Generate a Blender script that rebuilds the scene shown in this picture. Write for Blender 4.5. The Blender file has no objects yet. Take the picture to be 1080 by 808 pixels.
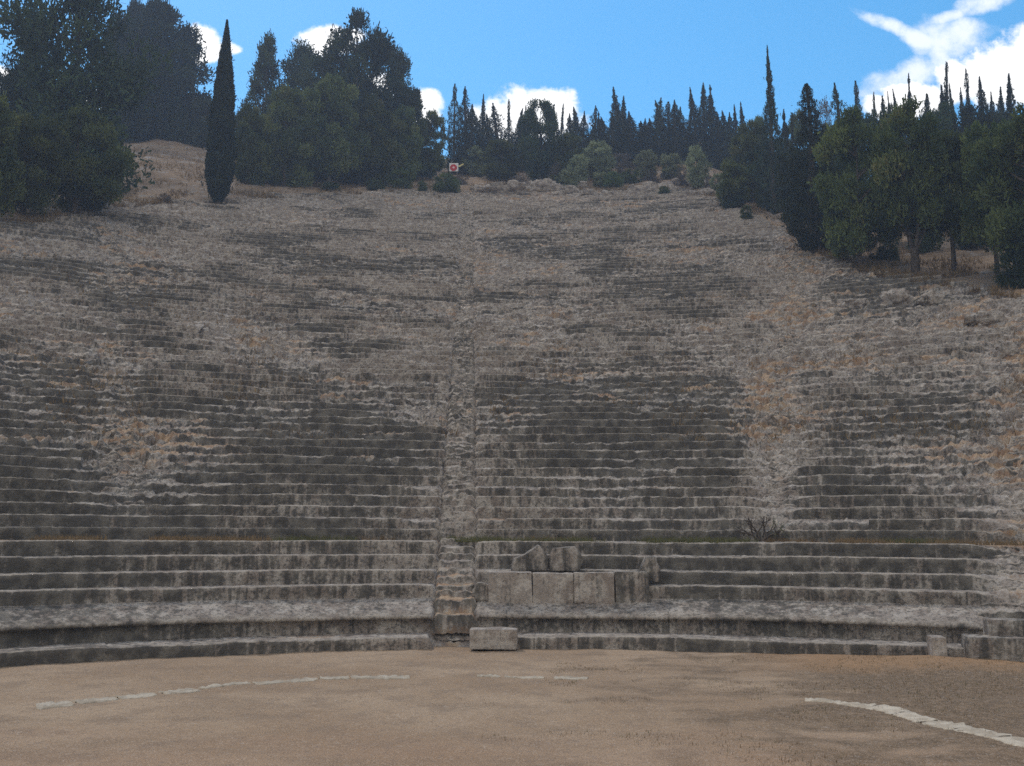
import bpy, math, random
import numpy as np
from mathutils import Vector, Matrix
PI = math.pi; R = math.radians
rng = np.random.default_rng(7); random.seed(7)
sc = bpy.context.scene; col = sc.collection

# ------------------------------------------------------------------ camera
F, CX, CY = 1037.0, 540.0, 404.0          # focal length and centre in photo pixels (1080 wide)
EYE = np.array([0.0, 0.0, 2.89]); PITCH = R(8.56); ROLL = R(0.22)
cam_d = bpy.data.cameras.new('camera'); cam = bpy.data.objects.new('camera', cam_d); col.objects.link(cam)
cam_d.sensor_width = 36; cam_d.lens = 36 * F / 1080; cam_d.clip_end = 5000; cam_d.clip_start = 0.1
cam.location = EYE
cam.rotation_euler = (Matrix.Rotation(PI / 2 + PITCH, 3, 'X') @ Matrix.Rotation(ROLL, 3, 'Z')).to_euler()
sc.camera = cam

# ------------------------------------------------------------------ sky, sun, exposure
SUN_EL, SUN_AZ = R(56), R(-28)            # azimuth measured from +Y towards +X: the sun stands behind the hill, a little left
sc.view_settings.view_transform = 'Standard'; sc.view_settings.look = 'None'
sc.view_settings.gamma = 1; sc.view_settings.use_curve_mapping = False
sc.view_settings.exposure = 0.50
sc.cycles.use_denoising = False; sc.cycles.max_bounces = 5; sc.cycles.diffuse_bounces = 3; sc.cycles.transmission_bounces = 3; sc.cycles.glossy_bounces = 1
world = bpy.data.worlds.new('World'); sc.world = world; world.use_nodes = True
SKY_STRENGTH = 0.14
sun_d = bpy.data.lights.new('sun', 'SUN'); sun_d.energy = 1.3; sun_d.angle = R(11); sun_d.color = (1, .895, .77)
sun = bpy.data.objects.new('sun', sun_d); col.objects.link(sun)
sdir = Vector((math.sin(SUN_AZ) * math.cos(SUN_EL), math.cos(SUN_AZ) * math.cos(SUN_EL), math.sin(SUN_EL)))
sun.rotation_euler = sdir.to_track_quat('Z', 'Y').to_euler(); sun.location = (0, 0, 60)

def ray(px, py):
    v = Vector(((px - CX) / F, -(py - CY) / F, -1.0))
    w = cam.rotation_euler.to_matrix() @ v
    return np.array(w) / w.y              # scaled so that y = 1: point at depth d is EYE + d*ray

class NT:                                  # tiny node-tree writer
    def __init__(s, tree): s.t = tree; s.n = tree.nodes; s.l = tree.links
    def node(s, typ, **kw):
        n = s.n.new(typ)
        for k, v in kw.items():
            if k.startswith('i_'):
                key = k[2:]; key = int(key) if key.isdigit() else key.replace('_', ' ')
                s.set(n.inputs[key], v)
            else: setattr(n, k, v)
        return n
    def set(s, sock, v):
        if hasattr(v, 'is_output'): s.l.new(v, sock)
        else: sock.default_value = v
    def m(s, op, a, b=0.0, c=None, clamp=False):
        n = s.n.new('ShaderNodeMath'); n.operation = op; n.use_clamp = clamp
        s.set(n.inputs[0], a); s.set(n.inputs[1], b)
        if c is not None: s.set(n.inputs[2], c)
        return n.outputs[0]
    def mix(s, f, a, b):
        n = s.n.new('ShaderNodeMix'); n.data_type = 'RGBA'
        s.set(n.inputs[0], f); s.set(n.inputs[6], a); s.set(n.inputs[7], b)
        return n.outputs[2]
    def noise(s, vec, scale, detail=3, rough=.55):
        n = s.node('ShaderNodeTexNoise'); s.l.new(vec, n.inputs['Vector'])
        n.inputs['Scale'].default_value = scale; n.inputs['Detail'].default_value = detail; n.inputs['Roughness'].default_value = rough
        return n.outputs[0]
    def ramp(s, v, lo, hi):
        n = s.n.new('ShaderNodeMapRange'); n.interpolation_type = 'SMOOTHSTEP'
        s.set(n.inputs[0], v); n.inputs[1].default_value = lo; n.inputs[2].default_value = hi
        return n.outputs[0]
    def attr(s, name):
        n = s.node('ShaderNodeAttribute'); n.attribute_name = name; return n.outputs['Fac']

w = NT(world.node_tree); w.n.clear()
sky = w.node('ShaderNodeTexSky', sky_type='NISHITA', sun_disc=False, sun_elevation=SUN_EL, sun_rotation=SUN_AZ % (2 * PI),
             air_density=1.0, dust_density=0.25, ozone_density=1.6, altitude=60)
skc = w.node('ShaderNodeHueSaturation', i_Saturation=1.40, i_Hue=.487, i_Value=1.02); w.l.new(sky.outputs[0], skc.inputs['Color'])
tc = w.node('ShaderNodeTexCoord'); sep = w.node('ShaderNodeSeparateXYZ'); w.l.new(tc.outputs['Generated'], sep.inputs[0])
yy = w.m('MAXIMUM', sep.outputs[1], 0.02)
U = w.m('DIVIDE', sep.outputs[0], yy); V = w.m('DIVIDE', sep.outputs[2], yy)     # where a direction meets the far vertical plane north of the hill
cmb = w.node('ShaderNodeCombineXYZ'); w.l.new(U, cmb.inputs[0]); w.l.new(V, cmb.inputs[1])
n1 = w.m('SUBTRACT', w.noise(cmb.outputs[0], 26, 6, .62), .5)
n2 = w.m('SUBTRACT', w.noise(cmb.outputs[0], 9, 3, .5), .5)
wob = w.m('ADD', w.m('MULTIPLY', n1, 2.9), w.m('MULTIPLY', n2, 1.2))
def lobe(px, py, rx, ry, tilt=0):
    q = ray(px, py); u0, v0 = q[0], q[2]
    du = w.m('SUBTRACT', U, u0); dv = w.m('SUBTRACT', V, v0)
    if tilt:
        c, s_ = math.cos(R(tilt)), math.sin(R(tilt))
        du, dv = w.m('ADD', w.m('MULTIPLY', du, c), w.m('MULTIPLY', dv, s_)), w.m('SUBTRACT', w.m('MULTIPLY', dv, c), w.m('MULTIPLY', du, s_))
    a = w.m('POWER', w.m('ABSOLUTE', w.m('MULTIPLY', du, F / rx)), 2.0); b = w.m('POWER', w.m('ABSOLUTE', w.m('MULTIPLY', dv, F / ry)), 2.0)
    return w.m('SUBTRACT', 1.0, w.m('ADD', a, b))
def union(ls):
    o = ls[0]
    for l in ls[1:]: o = w.m('MAXIMUM', o, l)
    return o
thick = union([lobe(*a) for a in [(214, 48, 26, 26), (205, 36, 12, 10), (235, 52, 22, 10), (350, 44, 40, 21), (372, 38, 16, 12), (447, 110, 22, 22), (400, 95, 30, 20),
     (562, 124, 60, 38), (570, 112, 46, 28), (522, 124, 30, 24), (1050, 75, 46, 50), (1085, 70, 40, 50), (1012, 85, 36, 28), (965, 102, 44, 24), (930, 112, 20, 16), (0, 85, 20, 18), (100, 105, 14, 12)]])
wisp = union([lobe(*a) for a in [(938, 26, 44, 11, -24), (972, 42, 30, 14, -20), (1000, 18, 30, 10, 20), (1036, 4, 44, 16, 14), (992, 62, 16, 34, 10), (960, 84, 60, 26, 20), (1010, 40, 60, 34, 0)]])
front = w.ramp(sep.outputs[1], .05, .3)
d1 = w.ramp(w.m('ADD', thick, wob), -0.2, 0.5)
d2 = w.m('MULTIPLY', w.ramp(w.m('ADD', wisp, w.m('MULTIPLY', wob, .8)), 0.0, 1.1), .75)
# unseen cumulus added behind and beside the viewer as pale fill light
nb = w.noise(tc.outputs['Generated'], 2.3, 6, .58)
back = w.m('MULTIPLY', w.ramp(nb, .40, .54), w.m('MULTIPLY', w.ramp(sep.outputs[1], .1, -.25), w.ramp(sep.outputs[2], -.05, .1)))
dens = w.m('MULTIPLY', w.m('MAXIMUM', d1, d2), front)
bg1 = w.node('ShaderNodeBackground'); w.l.new(skc.outputs[0], bg1.inputs[0]); bg1.inputs[1].default_value = SKY_STRENGTH
bg2 = w.node('ShaderNodeBackground'); bg2.inputs[0].default_value = (1, .985, .96, 1); bg2.inputs[1].default_value = 1.05
cb = w.node('ShaderNodeBackground'); cb.inputs[1].default_value = 1.0; cb.inputs[0].default_value = (1, .955, .90, 1)
mx = w.node('ShaderNodeMixShader'); w.l.new(dens, mx.inputs[0]); w.l.new(bg1.outputs[0], mx.inputs[1]); w.l.new(bg2.outputs[0], mx.inputs[2])
mx2 = w.node('ShaderNodeMixShader'); w.l.new(back, mx2.inputs[0]); w.l.new(mx.outputs[0], mx2.inputs[1]); w.l.new(cb.outputs[0], mx2.inputs[2])
wo = w.node('ShaderNodeOutputWorld'); w.l.new(mx2.outputs[0], wo.inputs[0])

# ------------------------------------------------------------------ helpers: noise, meshes, tags
_perm = np.random.default_rng(11).permutation(256).astype(np.int32); _perm = np.concatenate([_perm, _perm, _perm])
_g = np.random.default_rng(12).normal(size=(256, 3)).astype(np.float32); _g /= np.linalg.norm(_g, axis=1, keepdims=True)
def perlin(P, scale=1.0, seed=0):
    P = np.asarray(P, dtype=np.float32) * np.float32(scale) + np.float32(seed * 17.31)
    sh = P.shape[:-1]; P = P.reshape(-1, 3)
    I = np.floor(P).astype(np.int32); f = P - I; I &= 255
    u = f * f * f * (f * (f * 6 - 15) + 10)
    out = 0
    for dx in (0, 1):
        for dy in (0, 1):
            for dz in (0, 1):
                h = _perm[_perm[_perm[I[:, 0] + dx] + I[:, 1] + dy] + I[:, 2] + dz] & 255
                g = _g[h]
                d = g[:, 0] * (f[:, 0] - dx) + g[:, 1] * (f[:, 1] - dy) + g[:, 2] * (f[:, 2] - dz)
                wx = u[:, 0] if dx else 1 - u[:, 0]; wy = u[:, 1] if dy else 1 - u[:, 1]; wz = u[:, 2] if dz else 1 - u[:, 2]
                out = out + d * wx * wy * wz
    return (out * 1.5).reshape(sh)
def fbm(P, scale, oct=3, seed=0, gain=.5):
    a, s, t = 1.0, scale, 0
    for k in range(oct): t = t + a * perlin(P, s, seed + k); a *= gain; s *= 2.03
    return t
def sstep(x, a, b):
    t = np.clip((x - a) / (b - a), 0, 1); return t * t * (3 - 2 * t)

def mesh_np(name, V, Fc, mat, smooth=True, attrs=None):
    """V (n,3); Fc (m,4) or (m,3) int arrays"""
    me = bpy.data.meshes.new(name); V = np.ascontiguousarray(V, np.float32); Fc = np.ascontiguousarray(Fc, np.int32)
    k = Fc.shape[1]; m = len(Fc)
    me.vertices.add(len(V)); me.vertices.foreach_set('co', V.ravel())
    me.loops.add(m * k); me.loops.foreach_set('vertex_index', Fc.ravel())
    me.polygons.add(m); me.polygons.foreach_set('loop_start', np.arange(m, dtype=np.int32) * k)
    me.polygons.foreach_set('use_smooth', np.full(m, bool(smooth)))
    me.update(calc_edges=True)
    for an, av in (attrs or {}).items():
        a = me.attributes.new(an, 'FLOAT', 'POINT'); a.data.foreach_set('value', np.ascontiguousarray(av, np.float32).ravel())
    me.materials.append(mat)
    return me
def link(name, me, parent=None, loc=None):
    o = bpy.data.objects.new(name, me); col.objects.link(o)
    if parent is not None: o.parent = parent
    if loc is not None: o.location = loc
    return o
def tag(o, label=None, cat=None, group=None, kind=None):
    if label: o['label'] = label
    if cat: o['category'] = cat
    if group: o['group'] = group
    if kind: o['kind'] = kind
    return o
def empty(name, loc, label, cat, group=None, rz=0, scale=None):
    o = bpy.data.objects.new(name, None); col.objects.link(o); o.location = [float(v) for v in loc]; o.rotation_euler.z = rz
    if scale is not None: o.scale = scale
    return tag(o, label, cat, group)
def grid_faces(nr, nc, mask=None):
    i = np.arange(nr - 1)[:, None] * nc + np.arange(nc - 1)[None]
    f = np.stack([i, i + 1, i + nc + 1, i + nc], -1)
    if mask is not None: f = f[mask]
    return f.reshape(-1, 4)

# ------------------------------------------------------------------ materials
def mat(name):
    m = bpy.data.materials.new(name); m.use_nodes = True; t = NT(m.node_tree); t.n.clear()
    b = t.node('ShaderNodeBsdfPrincipled'); o = t.node('ShaderNodeOutputMaterial'); t.l.new(b.outputs[0], o.inputs[0])
    b.inputs['Roughness'].default_value = .95; b.inputs['Specular IOR Level'].default_value = .15
    g = t.node('ShaderNodeNewGeometry')
    return m, t, b, g.outputs['Position']
def C(r, g, b): return (r, g, b, 1)
def bump(t, b, h, strength, dist):
    n = t.node('ShaderNodeBump'); n.inputs['Strength'].default_value = strength; n.inputs['Distance'].default_value = dist
    t.l.new(h, n.inputs['Height']); t.l.new(n.outputs[0], b.inputs['Normal'])

def rock_material(name, tint=1.0, use_attr=True, crust_default=.35):
    m, t, b, P = mat(name)
    big = t.noise(P, .45, 4); mid = t.noise(P, 2.6, 4, .6); fine = t.noise(P, 11, 4, .65); grit = t.noise(P, 38, 2, .6)
    mp = t.node('ShaderNodeMapping'); t.l.new(P, mp.inputs[0]); mp.inputs['Scale'].default_value = (5.5, 5.5, .55)
    streak = t.noise(mp.outputs[0], 1.0, 4, .6)
    k = tint
    c = t.mix(t.ramp(big, .35, .65), C(.215 * k, .172 * k, .138 * k), C(.285 * k, .238 * k, .196 * k))
    c = t.mix(t.ramp(mid, .42, .62), c, C(.39 * k, .34 * k, .285 * k))
    c = t.mix(t.m('MULTIPLY', t.ramp(fine, .48, .64), .75 if use_attr else .3), c, C(.075 * k, .066 * k, .058 * k))
    c = t.mix(t.m('MULTIPLY', t.ramp(grit, .55, .75), .45), c, C(.44 * k, .40 * k, .36 * k))
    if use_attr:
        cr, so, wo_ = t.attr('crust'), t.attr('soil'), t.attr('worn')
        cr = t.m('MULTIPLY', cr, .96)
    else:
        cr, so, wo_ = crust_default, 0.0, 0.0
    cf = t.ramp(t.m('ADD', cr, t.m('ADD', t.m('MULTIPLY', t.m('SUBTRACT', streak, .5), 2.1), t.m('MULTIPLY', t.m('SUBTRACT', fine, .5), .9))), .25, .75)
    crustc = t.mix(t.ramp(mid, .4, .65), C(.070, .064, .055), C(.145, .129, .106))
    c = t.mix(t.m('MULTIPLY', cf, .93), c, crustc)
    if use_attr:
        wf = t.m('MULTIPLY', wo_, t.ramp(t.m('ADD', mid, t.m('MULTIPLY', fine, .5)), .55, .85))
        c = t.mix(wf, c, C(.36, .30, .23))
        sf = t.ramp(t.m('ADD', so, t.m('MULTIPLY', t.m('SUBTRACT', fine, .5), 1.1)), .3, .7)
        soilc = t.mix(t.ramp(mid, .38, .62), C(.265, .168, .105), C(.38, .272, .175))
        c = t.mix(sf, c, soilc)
    t.l.new(c, b.inputs['Base Color'])
    bump(t, b, t.m('ADD', fine, t.m('MULTIPLY', grit, .5)), .75, .05)
    return m
M_rock = rock_material('carved_limestone')
M_block = rock_material('dressed_limestone', 1.1, False, .2)
M_blockdark = rock_material('weathered_limestone', 1.0, False, .5)
M_boulder = rock_material('boulder_limestone', 1.0, False, .28)
def ground_material():
    m, t, b, P = mat('orchestra_earth')
    sp = t.node('ShaderNodeSeparateXYZ'); t.l.new(P, sp.inputs[0]); X, Y = sp.outputs[0], sp.outputs[1]
    big = t.noise(P, .22, 4); mid = t.noise(P, 1.1, 5, .6); fine = t.noise(P, 7, 4, .65); grit = t.noise(P, 45, 3, .7)
    mp = t.node('ShaderNodeMapping'); t.l.new(P, mp.inputs[0]); mp.inputs['Scale'].default_value = (.35, .9, 1)
    band = t.noise(mp.outputs[0], .8, 4, .6)
    c = t.mix(t.ramp(big, .38, .62), C(.30, .200, .118), C(.385, .272, .172))
    c = t.mix(t.m('MULTIPLY', t.ramp(mid, .48, .66), .75), c, C(.245, .170, .108))
    c = t.mix(t.m('MULTIPLY', t.ramp(band, .50, .66), .45), c, C(.22, .148, .09))
    # redder earth in the near left, grey packed earth towards the steps
    near = t.ramp(t.m('ADD', Y, t.m('MULTIPLY', band, 6)), 19.5, 14.5)
    c = t.mix(t.m('MULTIPLY', near, .5), c, C(.33, .195, .115))
    # weedy brown earth on the right
    rgt = t.ramp(t.m('ADD', t.m('ADD', X, t.m('MULTIPLY', t.m('SUBTRACT', mid, .5), 9)), t.m('MULTIPLY', t.m('SUBTRACT', band, .5), 11)), 2.1, 6.6)
    weed = t.mix(t.ramp(fine, .4, .65), C(.10, .066, .036), C(.22, .145, .080))
    c = t.mix(t.m('MULTIPLY', rgt, .88), c, weed)
    c = t.mix(t.m('MULTIPLY', t.ramp(fine, .50, .70), .55), c, C(.215, .155, .115))
    c = t.mix(t.m('MULTIPLY', t.ramp(fine, .44, .28), .5), c, C(.43, .345, .27))
    c = t.mix(t.m('MULTIPLY', t.ramp(grit, .52, .66), .75), c, C(.15, .112, .085))
    c = t.mix(t.m('MULTIPLY', t.ramp(grit, .46, .32), .7), c, C(.52, .43, .345))
    och = t.m('MULTIPLY', t.ramp(t.m('ADD', Y, t.m('MULTIPLY', mid, 2.0)), 21.6, 23.0), t.ramp(t.m('ADD', X, t.m('MULTIPLY', mid, 2.0)), 5.5, 8.5))
    c = t.mix(t.m('MULTIPLY', och, .55), c, C(.38, .22, .11))
    t.l.new(c, b.inputs['Base Color'])
    bump(t, b, t.m('ADD', t.m('MULTIPLY', fine, .7), grit), .55, .04)
    return m
M_ground = ground_material()
def hill_material():
    m, t, b, P = mat('dry_hillside')
    big = t.noise(P, .16, 4); mid = t.noise(P, .9, 5, .62); fine = t.noise(P, 5, 4, .65); grit = t.noise(P, 17, 3, .6)
    c = t.mix(t.ramp(big, .4, .6), C(.20, .135, .085), C(.27, .19, .125))
    c = t.mix(t.ramp(mid, .45, .65), c, C(.22, .165, .118))
    c = t.mix(t.m('MULTIPLY', t.ramp(fine, .5, .7), .7), c, C(.31, .23, .14))
    c = t.mix(t.m('MULTIPLY', t.ramp(grit, .55, .7), .6), c, C(.105, .085, .055))
    st = t.ramp(t.m('ADD', mid, t.m('MULTIPLY', grit, .25)), .69, .80)
    c = t.mix(st, c, C(.31, .285, .26))
    t.l.new(c, b.inputs['Base Color']); bump(t, b, t.m('ADD', fine, grit), .8, .12)
    return m
M_hill = hill_material()
def leaf_material(name, a, b_, c_=None, trans=.25):
    m, t, b, P = mat(name)
    tcn = t.node('ShaderNodeTexCoord'); oi = t.node('ShaderNodeObjectInfo')
    n = t.noise(tcn.outputs['Object'], 9, 3); v = t.attr('leaf')
    c = t.mix(t.ramp(t.m('ADD', t.m('MULTIPLY', n, .55), t.m('MULTIPLY', v, .5)), .25, .8), C(*a), C(*b_))
    if c_: c = t.mix(t.m('MULTIPLY', t.ramp(v, .86, .96), .8), c, C(*c_))
    hs = t.node('ShaderNodeHueSaturation'); t.set(hs.inputs['Color'], c)
    t.set(hs.inputs['Value'], t.m('ADD', .7, t.m('MULTIPLY', oi.outputs['Random'], .65)))
    t.set(hs.inputs['Hue'], t.m('ADD', .485, t.m('MULTIPLY', oi.outputs['Random'], .03)))
    t.l.new(hs.outputs[0], b.inputs['Base Color'])
    tr = t.node('ShaderNodeBsdfTranslucent'); t.l.new(hs.outputs[0], tr.inputs[0])
    ms = t.node('ShaderNodeMixShader'); ms.inputs[0].default_value = trans
    t.l.new(b.outputs[0], ms.inputs[1]); t.l.new(tr.outputs[0], ms.inputs[2])
    out = [n for n in t.n if n.type == 'OUTPUT_MATERIAL'][0]; t.l.new(ms.outputs[0], out.inputs[0])
    return m
M_pine = leaf_material('pine_needles', (.036, .056, .022), (.135, .160, .050), (.19, .165, .065))
M_dark = leaf_material('dark_needles', (.018, .031, .018), (.058, .084, .038), None, .15)
M_cyp = leaf_material('cypress_scales', (.014, .024, .017), (.042, .060, .034), (.08, .07, .045), .12)
M_dense = leaf_material('dense_dark_leaves', (.009, .016, .010), (.026, .040, .020), None, .1)
M_bush = leaf_material('shrub_leaves', (.038, .058, .024), (.11, .145, .052), None)
M_olive = leaf_material('olive_leaves', (.12, .145, .08), (.27, .30, .17), None)
M_twig = leaf_material('bare_twigs', (.07, .06, .055), (.13, .11, .10), None, .1)
M_straw = leaf_material('dry_grass_blades', (.17, .115, .06), (.33, .24, .125), (.10, .12, .045), .3)
def bark_material():
    m, t, b, P = mat('bark'); n = t.noise(P, 7, 4, .6)
    t.l.new(t.mix(t.ramp(n, .35, .65), C(.045, .035, .028), C(.12, .095, .075)), b.inputs['Base Color']); bump(t, b, n, .8, .04); return m
M_bark = bark_material()
def plain(name, c, rough=.7):
    m, t, b, P = mat(name); n = t.noise(P, 6, 4)
    t.l.new(t.mix(t.ramp(n, .3, .7), C(*[v * .82 for v in c]), C(*c)), b.inputs['Base Color']); b.inputs['Roughness'].default_value = rough; return m
M_board = plain('white_board', (.62, .60, .58)); M_red = plain('red_paint', (.42, .045, .05)); M_yel = plain('yellow_slat', (.55, .48, .20)); M_pale = plain('pale_pink_paint', (.75, .5, .52))
def kerb_material(k=1.0, dirt=.6):
    m, t, b, P = mat('pale_kerb_stone'); n = t.noise(P, 3, 4); f = t.noise(P, 18, 4, .65)
    c = t.mix(t.ramp(n, .35, .65), C(.36 * k, .295 * k, .215 * k), C(.52 * k, .445 * k, .34 * k)); c = t.mix(t.m('MULTIPLY', t.ramp(f, .52, .7), dirt), c, C(.27, .21, .155))
    t.l.new(c, b.inputs['Base Color']); bump(t, b, f, .5, .02); return m
M_kerb = kerb_material(); M_kerbold = kerb_material(.84, .85)

# ------------------------------------------------------------------ shape of the theatre (polar about its centre)
CEN = np.array([-0.5, 4.0])
def delta(th): return np.clip(np.degrees(th), -45, 45) * .026
def polar(x, y):
    th = np.arctan2(x - CEN[0], y - CEN[1]); r = np.hypot(x - CEN[0], y - CEN[1]); return r - delta(th), th
def cart(r, th): rr = r + delta(th); return CEN[0] + rr * np.sin(th), CEN[1] + rr * np.cos(th)

NR = 92
rows = []                                # (r0, z0, z1, r1)
def step(r0, z0, z1, r1): rows.append((r0, z0, z1, r1))
step(21.0, -.06, .31, 22.05); step(22.05, .31, 1.13, 23.0); step(23.0, 1.13, 1.46, 23.7); step(23.7, 1.46, 1.83, 24.4)
step(24.4, 1.83, 2.22, 25.1); step(25.1, 2.22, 2.60, 26.6); step(26.6, 2.60, 2.95, 26.74)
r, z = 26.74, 2.95
for n in range(NR):
    rise, tread = (.37, .76) if n < 18 else (.39, .74)
    if n == 0: rise = .34; tread = 1.02
    if n == 18: tread += .9; rise = .45
    if n == 62: tread += 1.2
    if n == 63: rise = .95
    step(r, z, z + rise, r + tread); z += rise; r += tread
rows_a = np.array(rows)
_pr = np.concatenate([[0, 20.9], rows_a[:, 0], [rows_a[-1, 3] + 0]]); _pz = np.concatenate([[0, 0], (rows_a[:, 1] + rows_a[:, 2]) / 2 - .04, [rows_a[-1, 2]]])
def prof(r):
    return np.where(r > _pr[-1], _pz[-1] + (r - _pr[-1]) * .5, np.interp(r, _pr, _pz))
# where the carved seats end, read along the edge of the trees
edge_px = [(-120, 262), (-60, 250), (0, 238), (60, 230), (130, 216), (200, 211), (230, 209), (400, 202), (500, 196), (620, 195), (720, 198), (780, 217), (830, 243), (870, 268), (925, 287), (1000, 299), (1080, 310), (1160, 320)]
_et, _er = [], []
for px, py in edge_px:
    q = ray(px, py); d = np.linspace(22, 130, 4000)
    X, Y, Z = EYE[0] + d * q[0], EYE[1] + d, EYE[2] + d * q[2]
    rr, tt = polar(X, Y); hit = np.argmax(prof(rr) >= Z) if np.any(prof(rr) >= Z) else -1
    _et.append(tt[hit]); _er.append(min(rr[hit], rows_a[-1, 3] - .5))
_et, _er = np.array(_et), np.array(_er); _o = np.argsort(_et); _et, _er = _et[_o], _er[_o]
def rmax(th): return np.interp(th, _et, _er)
def hslope(th): return np.interp(np.degrees(th), [-60, -27, -21.5, -17, -14.5, -6, -2, 3, 12, 15, 25, 60], [.44, .46, .515, .515, .46, .45, .49, .52, .52, .42, .38, .38])
def outer(r, th):
    rm = rmax(th); dl = np.maximum(r - rm, 0)
    return prof(rm) + hslope(th) * 150 * np.tanh(dl / 150)
TH_LIM = R(46)
def terrain(x, y):
    x = np.asarray(x, float); y = np.asarray(y, float)
    r, th = polar(x, y)
    return np.where(r < rmax(th), prof(r), outer(r, th))
def hit(px, py, lo=14, hi=190):
    """where the sight line through a photo pixel meets the ground, used only to survey positions"""
    q = ray(px, py); d = np.linspace(lo, hi, 6000); X, Y, Z = EYE[0] + d * q[0], d, EYE[2] + d * q[2]
    h = terrain(X, Y); k = np.argmax(h >= Z) if np.any(h >= Z) else len(d) - 1
    return np.array([X[k], Y[k], float(h[k])])
def zat(py, px, d): return EYE[2] + d * ray(px, py)[2]
def onray(px, d):
    x = ray(px, 300)[0] * d; return np.array([x, d, float(terrain(x, d))])

# ------------------------------------------------------------------ ground and hill
def spaced(a, b, d): return np.linspace(a, b, int(abs(b - a) / d) + 1)
gx = np.unique(np.concatenate([spaced(-400, -40, 40), spaced(-40, -14, 2), spaced(-14, 14, .11), spaced(14, 40, 2), spaced(40, 400, 40)]))
gy = np.unique(np.concatenate([spaced(-400, -20, 40), spaced(-20, 9, 1.5), spaced(9, 28, .11), spaced(28, 60, 4), spaced(60, 400, 40)]))
XX, YY = np.meshgrid(gx, gy); PP = np.stack([XX, YY, 0 * XX], -1)
inn = sstep(YY, 8, 12) * sstep(np.abs(XX), 15, 12)
ZZ = inn * (.035 * fbm(PP, .5, 3, 3) + .012 * fbm(PP, 3, 2, 9)) + inn * (.16 * np.exp(-((XX - 9.6) / 2.4) ** 2 - ((YY - 22.3) / 1.3) ** 2))
PP[..., 2] = np.where(YY > 40, -3, ZZ)
o = link('ground', mesh_np('ground', PP.reshape(-1, 3), grid_faces(len(gy), len(gx)), M_ground)); tag(o, kind='structure')
GROUND = (gx, gy, ZZ)
def gz(x, y):
    i = np.argmin(abs(gx - x)); j = np.argmin(abs(gy - y)); return float(ZZ[j, i])

ths = np.unique(np.concatenate([np.radians(spaced(-110, -48, 2)), np.radians(spaced(-48, 48, .25)), np.radians(spaced(48, 110, 2))]))
rs = np.unique(np.concatenate([spaced(20.9, 60, .6), spaced(60, 130, .5), spaced(130, 330, 6)]))
TT, RR = np.meshgrid(ths, rs); X, Y = cart(RR, TT); RM = rmax(TT)
inside = (np.abs(TT) < TH_LIM)
Z = np.where(RR < RM, prof(RR), outer(RR, TT))
P3 = np.stack([X, Y, Z], -1)
Z = Z + np.where(RR > RM, sstep(RR, RM, RM + 3), 0) * (.35 * fbm(P3, .22, 3, 21) + .12 * fbm(P3, .9, 3, 31))
Z = Z + .1 * fbm(P3, 1.1, 2, 44) * (RR > RM - 1)
Z = np.where(inside & (RR < RM + .6), Z - .75 * sstep(RR, RM + .6, RM - .8), Z)
P3[..., 2] = Z
o = link('hillside', mesh_np('hillside', P3.reshape(-1, 3), grid_faces(len(rs), len(ths)), M_hill)); tag(o, kind='structure')

# ------------------------------------------------------------------ the rock-cut theatre
theatre = empty('ancient_theatre', (CEN[0], CEN[1] + 21, 0), 'ancient stone theatre of steep curved seat rows carved into the hillside', 'theatre')
off = np.array([CEN[0], CEN[1] + 21, 0.0])
NC = 1150
th = np.linspace(-TH_LIM, TH_LIM, NC); thd = np.degrees(th)
STAIRS = [(-2.5, .46, 1.0), (18.0, .6, .8), (-23.5, .6, .8), (32.0, .7, .8)]
def G(x, c, s): return np.exp(-((x - c) / s) ** 2)
def lens(thd, nu):
    # lens shaped stretches where the steps survive, wide along the row and a few rows high
    q = np.stack([thd * .16, nu * .22, 0 * nu], -1)
    return sstep(fbm(q, 1.0, 3, 120) , .0, .6)
def erosion(r, thd, nu, P):
    nb = nu + 4.5 * fbm(np.stack([thd * .11, 0 * thd, 0 * thd], -1), 1.0, 2, 140) * sstep(nu, 6, 14) - 5 * sstep(thd, -14, -18) * sstep(nu, 6, 14)
    e = np.interp(nb, [-8, -1, 2, 15, 20, 26, 60, 92], [.04, .05, .09, .17, .25, .28, .22, .36])
    gsh = 1.3 * fbm(np.stack([nu * .13, 0 * nu, 0 * nu], -1), 1.0, 3, 150) * sstep(nu, -2, 4)
    e = e + fbm(P, .16, 3, 51) * np.interp(nu, [-8, 0, 10, 18, 25], [.12, .26, .46, .58, .60])
    e = e + .22 * np.abs(fbm(P, .5, 2, 57)) * sstep(nu, -2, 6)
    e = e + .75 * G(thd + gsh, 17.8, 1.0 + .6 * np.abs(gsh)) * sstep(nu, -3, 2) + .5 * G(thd, -23.5, 1.8) * sstep(nu, -1, 6) + .9 * G(thd, 32, 1.6) * sstep(nu, 40, 10) + .35 * G(thd, -2.5, .9)
    e = e + .3 * sstep(thd, 21, 29) * sstep(nu, 1, 6) + .25 * sstep(thd, -24, -32) * sstep(nu, 12, 22)
    e = e + .35 * G(nu, 6, 3.5) * G(thd, -21, 4)
    e = e - .42 * lens(thd, nu) * sstep(nu, 16, 20)
    return np.clip(e, 0.02, .95)
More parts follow.
